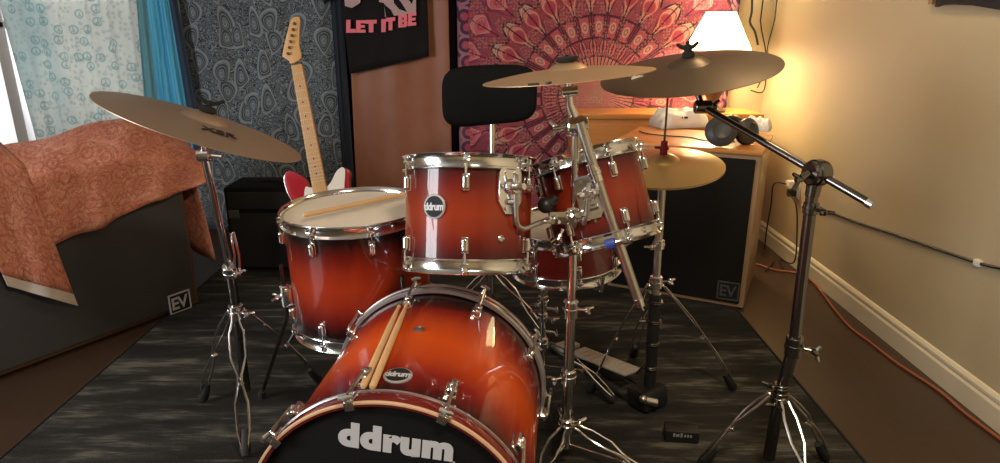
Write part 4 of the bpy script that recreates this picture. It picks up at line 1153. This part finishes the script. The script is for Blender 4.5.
for i in range(1, 22):
    y = .47-.648*(1-2**(-i/12))
    if y < -.01: break
    w = .021+.007*(.47-y)/.47
    mb.box(gl((0, y, .0085)), (2*w*GS*.97, .002, .0016), mat3(gx, gy, gz))
mb.build('fret', 'brushed_steel', gt)
mb = MB(gorg)
for i in (3, 5, 7, 9, 12, 15, 17, 19):
    y = .47-.648*(1-2**(-(i-.5)/12)); mb.cyl(gl((0, y, .0075)), gl((0, y, .0088)), .0035, seg=10)
mb.build('fret_marker', 'dark_ink', gt)
gprism([(-.022, .466), (-.022, .473), (.022, .473), (.022, .466)], .014, -.004, .001).build('nut', 'dark_ink', gt)
hs = smooth([(-.021, .472), (-.026, .486), (-.044, .503), (-.046, .514), (-.030, .555), (-.004, .612), (.014, .642), (.034, .646), (.044, .638), (.036, .60), (.023, .54), (.021, .49)], 3)
hso = gprism(hs, .014, -.013, .002).build('headstock', 'maple', gt)
for i in range(6):
    y = .512+i*.0215; x = -.022+i*.0088
    mb = MB(gorg); mb.cyl(gl((x, y, 0)), gl((x, y, .012)), .0058, seg=12, bev=.001); mb.cyl(gl((x-.014, y-.0, -.010)), gl((x-.028, y+.002, -.010)), .0042, seg=10)
    mb.ball(gl((x-.031, y+.002, -.010)), .0065, (1, 1.3, .6)); mb.build('tuner', 'dark_chrome', gt)
mb = MB(gorg)
for i in range(6):
    x0, x1 = -.0165+i*.0066, -.021+i*.0086
    mb.tube([gl((x0, .47, .0115)), gl((x1, -.20, .013))], .0005, 5)
mb.build('string', 'brushed_steel', gt)
for y in (-.075, -.125, -.17):
    mb = MB(gorg); mb.box(gl((0, y, .004)), (.075, .016, .012), mat3(gx, gy, gz), bev=.003); mb.build('pickup', 'black_plastic', pgo)
mb = MB(gorg); mb.box(gl((0, -.225, .003)), (.085, .03, .012), mat3(gx, gy, gz), bev=.003); mb.build('bridge', 'brushed_steel', gt)
# the stand it sits on
bot = P1-gy*.40*GS
so = V((bot.x, bot.y+.05, 0)); gs = thing('guitar_stand', 'black tubular guitar stand behind the floor tom', 'stand', so)
mb = MB(so); hb = bot+V((.0, .09, .10)); mb.tube([hb, bot+V((-.02, .03, -.01)), bot+V((-.02, .0, -.016))], .008, 10)
mb.tube([bot+V((-.09, -.055, .028)), bot+V((-.085, -.05, -.014)), bot+V((-.08, .02, -.014)), bot+V((.06, .02, -.014)), bot+V((.075, -.05, -.014)), bot+V((.08, -.055, .028))], .008, 10); mb.build('cradle', 'black_plastic', gs)
for fx, fy in ((-.20, -.08), (.20, -.08), (0, .24)):
    mb = MB(so); mb.tube([hb, V((bot.x+fx, bot.y+fy, FZ+.010))], .008, 10); mb.build('leg', 'black_plastic', gs)

# ---- small black amplifier behind the left stand
ao = V((-1.22, 3.30, FZ))
amp = thing('guitar_amplifier', 'black amplifier with a small pale plate standing in the dark behind the left stand', 'amplifier', ao)
MB(ao).box((-1.22, 3.44, .24), (.46, .26, .46), bev=.015).build('cabinet', 'vinyl_black', amp)
MB(ao).box((-1.22, 3.306, .18), (.42, .012, .30), bev=.004).build('grille', 'felt_black', amp)
MB(ao).box((-1.22, 3.306, .40), (.42, .012, .09), bev=.003).build('control_panel', 'felt_black', amp)
MB(ao).box((-1.22, 3.44, .485), (.13, .02, .022), bev=.006).build('handle', 'black_rubber', amp)
q = atY(234, 214, 3.298)
MB(ao).box((q.x, 3.298, q.z), (.055, .004, .045), bev=.001).build('name_plate', 'badge_dim', amp)

# ================================================================== DRESSER, LAMP AND WHAT LIES ABOUT
DX0, DX1, DY0, DY1, DH = .40, 1.50, 3.72, 4.03, .80
do = V(((DX0+DX1)/2, (DY0+DY1)/2, 0)); dr = thing('dresser', 'orange wooden dresser against the back wall under the lamp', 'dresser', do)
MB(do).box((do.x, do.y, (DH-.03)/2), (DX1-DX0-.04, DY1-DY0-.03, DH-.03), bev=.004).build('carcass', 'orange_wood', dr)
MB(do).box((do.x, do.y-.005, DH-.015), (DX1-DX0, DY1-DY0, .03), bev=.006).build('top', 'orange_wood', dr)
for i in range(2):
    for j in range(3):
        cx = DX0+.29+i*.52; cz = .14+j*.24
        f = MB(do).box((cx, DY0+.008, cz), (.48, .02, .215), bev=.006).build('drawer', 'orange_wood', dr)
        for sx in (-.1, .1): MB(do).ball((cx+sx, DY0-.014, cz), .014).build('knob', 'gold_metal', f)
lx, ly = 1.238, 3.84; lo = V((lx, ly, DH))
lp = thing('table_lamp', 'lit table lamp with pleated cream shade on the dresser', 'lamp', lo)
MB(lo).lathe([(0, 0), (.075, 0), (.078, .012), (.05, .025), (.022, .05), (.05, .10), (.062, .15), (.045, .20), (.016, .235), (.012, .28), (0, .28)], lo, (0, 0, 1), 32).build('base', 'brown_cabinet', lp)
zb = atY(720, 50, ly).z; zt = atY(722, 12, ly).z; rb2 = .178; rt2 = .082
mb = MB(lo); NP = 96; rows = []
for k, (z, r) in enumerate(((zb, rb2), (zb+.006, rb2), ((zb+zt)/2, (rb2+rt2)/2), (zt-.006, rt2), (zt, rt2))):
    rows.append([V((lx, ly, z))+V((math.cos(2*PI*i/NP), math.sin(2*PI*i/NP), 0))*(r*(1+.012*(i % 2))) for i in range(NP+1)])
mb.grid(rows); bmesh.ops.remove_doubles(mb.bm, verts=mb.bm.verts, dist=1e-5)
mb.build('shade', 'shade', lp, thick=.002)
mb = MB(lo); mb.cyl((lx, ly, DH+.28), (lx, ly, zb+.04), .008, seg=10)
mb.tube([(lx-rt2, ly, zt-.004), (lx, ly, zt-.02), (lx+rt2, ly, zt-.004)], .002, 6); mb.build('harp', 'gold_metal', lp)
MB(lo).ball((lx, ly, (zb+zt)/2-.02), .030, (1, 1, 1.3)).build('bulb', 'bulb', lp)

# headphones on the speaker top
def cup(mb, C, n, r):
    mb.lathe([(0, -.016), (r*.50, -.019), (r*.56, -.022), (r*.62, -.018), (r*.88, -.012), (r*.97, -.004), (r, -.002), (r, .010), (r*.92, .022), (r*.6, .024), (r*.55, .016), (0, .016)], C, n, 28)
hp = atZ(719, 147, RT_); ho = V((hp.x, hp.y, RT_)); hpn = thing('headphones', 'black over-ear headphones lying on the right loudspeaker', 'headphones', ho)
c1 = ho+V((.002, 0, .072)); c2 = ho+V((.150, .06, .063))
MB(ho); mb = MB(ho); cup(mb, c1, V((.15, .8, -.35)), .070); mb.build('ear_cup', 'grey_plastic', hpn)
mb = MB(ho); cup(mb, c2, V((-.45, .75, -.2)), .060); mb.build('ear_cup', 'grey_plastic', hpn)
for c_, s_ in ((c1, -1), (c2, 1)):
    mb = MB(ho); ring_arc(mb, c_+V((-.3*s_-.15, .8, -.28)).normalized()*.026, V((-.3*s_-.15, .8, -.28)), .044, .014); mb.build('ear_pad', 'vinyl_black', hpn)
pts = []
for i in range(13):
    a = PI*i/12; m_ = c1.lerp(c2, .5); pts.append(m_+V((-.074*math.cos(a)*1.06, .10*math.sin(a)-.03*math.cos(a), -.005+.050*math.sin(a))))
MB(ho).tube(pts, [.010]*3+[.013]*7+[.010]*3, 10).build('headband', 'black_plastic', hpn)
# yellowish cloth / paper behind
def crumple(name, label, cat, C, w, d, h, mat, seed, rot=0.0):
    random.seed(seed); R_ = rz(rot); C = V(C); rows = []
    N1, N2 = 22, 16
    import mathutils
    for i in range(N1+1):
        r = []
        for j in range(N2+1):
            u, v = i/N1*2-1, j/N2*2-1
            e = max(0.0, (1-u**6)*(1-v**6)); nz = mathutils.noise.noise(V((u*1.8+seed, v*1.8, seed*.7)))*.6+mathutils.noise.noise(V((u*4+seed, v*4, 2)))*.3
            z = h*(e**.6)*(.62+.55*nz); r.append(C+R_ @ V((u*w/2*(1+.08*nz), v*d/2*(1+.1*nz), .002+max(0, z))))
        rows.append(r)
    o = MB(C).grid(rows).build(name, mat, None, thick=.003, angle=25); o.location = C
    return tag(o, label, cat)
pb = atZ(680, 126, RT_)
bag = crumple('paper_bag', 'white crumpled paper bag lying left of the headphones', 'bag', V((pb.x-.01, pb.y-.01, RT_)), .29, .17, .125, 'paper', 3, .25)
mb = MB(); import mathutils
for a, b in ((-.040, -.030), (-.022, -.018), (-.010, -.005), (.004, .022)): mb.box(((a+b)/2, -.083, .058-.1*a*0), (b-a, .004, .010), Matrix.Rotation(math.radians(-40), 3, 'X'))
mb.build('printed_marks', 'dark_ink', bag)
p2 = atZ(757, 130, RT_)
crumple('tissue_packet', 'small white crumpled packet at the right edge of the speaker top', 'packet', V((p2.x, p2.y, RT_)), .13, .12, .085, 'paper', 11, -.5)
plain('pale_yellow', (.62, .54, .30), .8, var=.15)
p3 = atZ(726, 132, RT_)
crumple('dust_cloth', 'pale yellow cloth lying behind the headphones', 'cloth', V((p3.x+.03, p3.y+.10, RT_)), .15, .10, .10, 'pale_yellow', 5, .1)
p4 = atZ(655, 143, RT_+.0)
mb = MB(); pts = [atZ(652, 118, DH+.004) if False else V((.72, 3.36, RT_+.004)), V((.74, 3.28, RT_+.004)), V((.83, 3.20, RT_+.004)), V((.92, 3.16, RT_+.004)), V((.96, 3.08, RT_+.004))]
def cable(name, label, pts, r, mat, n=10, cat='cable'):
    pts = [V(p) for p in pts]; out = []
    for i in range(len(pts)-1):
        p0, p1, p2, p3 = pts[max(0, i-1)], pts[i], pts[i+1], pts[min(len(pts)-1, i+2)]
        for j in range(n):
            t = j/n; out.append(.5*((2*p1)+(-p0+p2)*t+(2*p0-5*p1+4*p2-p3)*t*t+(-p0+3*p1-3*p2+p3)*t**3))
    out.append(pts[-1]); o = MB(pts[0]).tube(out, r, 8).build(name, mat); o.location = pts[0]; return tag(o, label, cat)
cable('headphone_cable', 'thin black cable lying across the wooden speaker top', pts+[V((1.02, 3.05, RT_+.004)), V((1.10, 3.03, RT_+.004))], .003, 'cable_black')

# wall outlet, plug and cords
oc = atX(797, 188, XR-.004); oo = V((XR, oc.y, oc.z))
ot = thing('wall_outlet', 'white wall outlet low on the right wall behind the dark stand', 'outlet', oo)
MB(oo).box((XR-.003, oc.y, oc.z), (.006, .075, .118), bev=.003).build('cover_plate', 'white_plastic', ot)
for dz in (-.026, .026): MB(oo).box((XR-.007, oc.y, oc.z+dz), (.004, .032, .034), bev=.004).build('socket', 'white_plastic', ot)
ad = thing('plug_adapter', 'white plug in the wall outlet with a black cord', 'plug', V((XR-.010, oc.y, oc.z+.02)))
MB(ad.location).box((XR-.035, oc.y+.005, oc.z+.022), (.050, .05, .036), bev=.006).build('body', 'white_plastic', ad)
e0 = V((XR-.062, oc.y+.01, oc.z+.02)); yb_ = oc.y
cable('power_cord', 'black cord drooping from the white plug to the floor by the speaker', [e0, e0+V((-.05, .04, -.01)), atX(771, 205, XR-.10), atX(766, 235, XR-.06), atX(765, 262, XR-.05), V((XR-.10, 3.45, .008)), V((1.44, 3.30, .008))], .004, 'cable_black')
ad2 = thing('plug_adapter', 'black plug in the lower socket of the wall outlet', 'plug', V((XR-.010, oc.y, oc.z-.03)))
MB(ad2.location).box((XR-.03, oc.y, oc.z-.028), (.044, .036, .038), bev=.006).build('body', 'black_plastic', ad2)
cable('power_cord', 'black cord hanging from the black plug straight down the wall', [V((XR-.05, oc.y, oc.z-.03)), atX(796, 205, XR-.05), atX(797, 235, XR-.02), atX(794, 262, XR-.03), V((XR-.05, oc.y-.02, .008)), V((XR-.09, oc.y-.15, .008))], .004, 'cable_black')
cable('wall_cable', 'dark green cable taped along the right wall', [atX(818, 207, XR-.006), atX(850, 220, XR-.006), atX(900, 236, XR-.006), atX(940, 250, XR-.006), atX(978, 263, XR-.006), atX(1010, 271, XR-.006), atX(1060, 290, XR-.006)], .0055, 'cable_black')
tp = atX(978, 263, XR-.006); to_ = MB(tp).box(tp, (.016, .03, .022), bev=.003).build('cable_clip', 'tape_white'); to_.location = tp; tag(to_, 'small pale clip holding the dark cable on the right wall', 'clip')
oz = .006
cable('extension_cord', 'orange cord lying on the floor along the right baseboard',
      [atZ(757, 264, oz), atZ(775, 270, oz), atZ(797, 273, oz), atZ(814, 283, oz), atZ(845, 322, oz), atZ(870, 342, oz), atZ(897, 363, oz), atZ(938, 390, oz), atZ(965, 413, oz), atZ(1000, 439, oz), atZ(1060, 485, oz)], .0055, 'cable_orange', cat='cord')
# cords in the back corner
cy_ = YB-.05
cable('hanging_cord', 'black cord hanging straight down the back corner beside the lamp', [V((1.565, cy_, 2.40)), atY(763, 0, cy_), atY(761, 25, cy_), atY(766, 55, cy_), atY(764, 90, cy_), V((1.54, cy_, .9))], .004, 'cable_black', cat='cord')
cable('hanging_cord', 'looping black cord nearest the right wall in the back corner', [V((1.60, cy_-.1, 2.40)), atY(777, 0, cy_-.1), atY(774, 22, cy_-.1), atY(768, 45, cy_-.1), atY(765, 70, cy_-.1), V((1.56, cy_-.05, .92))], .0035, 'cable_black', cat='cord')
cable('hanging_cord', 'short frayed dark cord at the edge of the mandala tapestry', [V((1.44, 4.0, 1.6)), atY(752, 8, 4.0), atY(750, 22, 4.0), atY(755, 32, 4.0), atY(758, 45, 4.0)], .007, 'cable_black', cat='cord')
# dark cloth at the upper right
wx = XR-.012; cpts = [(935, 7), (942, 5), (955, 4.5), (975, 5.5), (1000, 10), (1030, 18), (1060, 27)]
w0_ = atX(934, 4, wx); wo = V((XR, w0_.y, w0_.z)); fl = thing('wall_banner', 'dark charcoal cloth banner hanging high on the right wall', 'banner', wo)
rows = []
for i in range(9):
    k = i/8; r = []
    for px, py in cpts:
        P = atX(px, py, wx); r.append(V((wx-.006*math.sin(px*.2+k*2), P.y, P.z+(2.2-P.z)*k)))
    rows.append(r)
MB(wo).grid(rows).build('cloth', 'charcoal_cloth', fl, thick=.012, angle=60)
MB(wo).cyl((wx-.004, w0_.y+.012, w0_.z), (wx-.004, w0_.y+.012, 2.2), .010, seg=12).build('edge_rod', 'pearl_wood', fl)
# black footswitch on the rug
fs = atZ(681, 433, FZ+.02); fo = V((fs.x, fs.y, FZ)); fsw = thing('footswitch', 'small black box with pale lettering on the rug in front of the hi-hat', 'footswitch', fo)
MB(fo).box((fo.x, fo.y, FZ+.022), (.105, .055, .04), rz(-.12), bev=.006).build('housing', 'black_plastic', fsw)
mb = MB(fo)
for a, h_ in ((-.026, .012), (-.018, .008), (-.012, .009), (-.003, .014), (.008, .008), (.017, .009), (.026, .008)):
    q = V((fo.x, fo.y, FZ+.026))+rz(-.12) @ V((a, -.0282, h_*.3)); mb.box(q, (.0055, .0015, h_), rz(-.12))
mb.build('pale_marks', 'badge_silver', fsw)

# ================================================================== LIGHT
def area(name, loc, target, size, energy, color, sy=None):
    l = bpy.data.lights.new(name, 'AREA'); l.energy = energy; l.color = color; l.size = size
    if sy: l.shape = 'RECTANGLE'; l.size_y = sy
    o = bpy.data.objects.new(name, l); COL.objects.link(o); o.location = loc
    o.rotation_euler = (V(target)-V(loc)).to_track_quat('-Z', 'Y').to_euler(); return o
# two ceiling fixtures behind the photographer
def fixture(x, y, e, c, s, label):
    o = thing('ceiling_light', label, 'light', (x, y, ZC))
    MB((x, y, ZC)).lathe([(0, 0), (s*.55, 0), (s*.55, -.025), (s*.5, -.03), (0, -.03)], (x, y, ZC), (0, 0, 1), 32).build('base', 'white_plastic', o)
    MB((x, y, ZC)).lathe([(s*.5, -.03), (s*.42, -.06), (s*.2, -.085), (0, -.09)], (x, y, ZC), (0, 0, 1), 32).build('diffuser', 'diffuser', o)
    l = bpy.data.lights.new('ceiling_light', 'AREA'); l.shape = 'DISK'; l.size = s; l.energy = e; l.color = c
    lo_ = bpy.data.objects.new('ceiling_lamp', l); COL.objects.link(lo_); lo_.location = (x, y, ZC-.10)
fixture(.35, .15, 41, (1, .84, .64), .34, 'round ceiling light over the photographer')
fixture(1.05, 2.3, 9, (1, .76, .45), .30, 'round ceiling light near the right wall')
area('daylight_back', ((WX0+WX1)/2, YB+.30, 1.5), ((WX0+WX1)/2, 0, 1.0), WX1-WX0, 50, (.95, .97, 1), WZ1-WZ0)
area('added_side_fill', (XL-.25, (VY0+VY1)/2, 1.5), (-.6, 2.8, .7), VY1-VY0, 145, (.93, .96, 1), WZ1-WZ0)  # added fill light, shining in through the unseen left window
l = bpy.data.lights.new('lamp_bulb', 'POINT'); l.energy = 8; l.color = (1, .78, .46); l.shadow_soft_size = .05
o = bpy.data.objects.new('lamp_bulb', l); COL.objects.link(o); o.location = (lx, ly, zt-.03)
l = bpy.data.lights.new('lamp_down', 'POINT'); l.energy = 14; l.color = (1, .80, .50); l.shadow_soft_size = .06
o = bpy.data.objects.new('lamp_bulb', l); COL.objects.link(o); o.location = (lx, ly, zb+.004)
w = bpy.data.worlds.new('sky'); S.world = w; w.use_nodes = True
w.node_tree.nodes['Background'].inputs[0].default_value = (.90, .92, .95, 1); w.node_tree.nodes['Background'].inputs[1].default_value = 1.2

S.view_settings.view_transform = 'Standard'; S.view_settings.look = 'None'
S.view_settings.exposure = 0.0; S.view_settings.gamma = 1.0; S.view_settings.use_curve_mapping = False
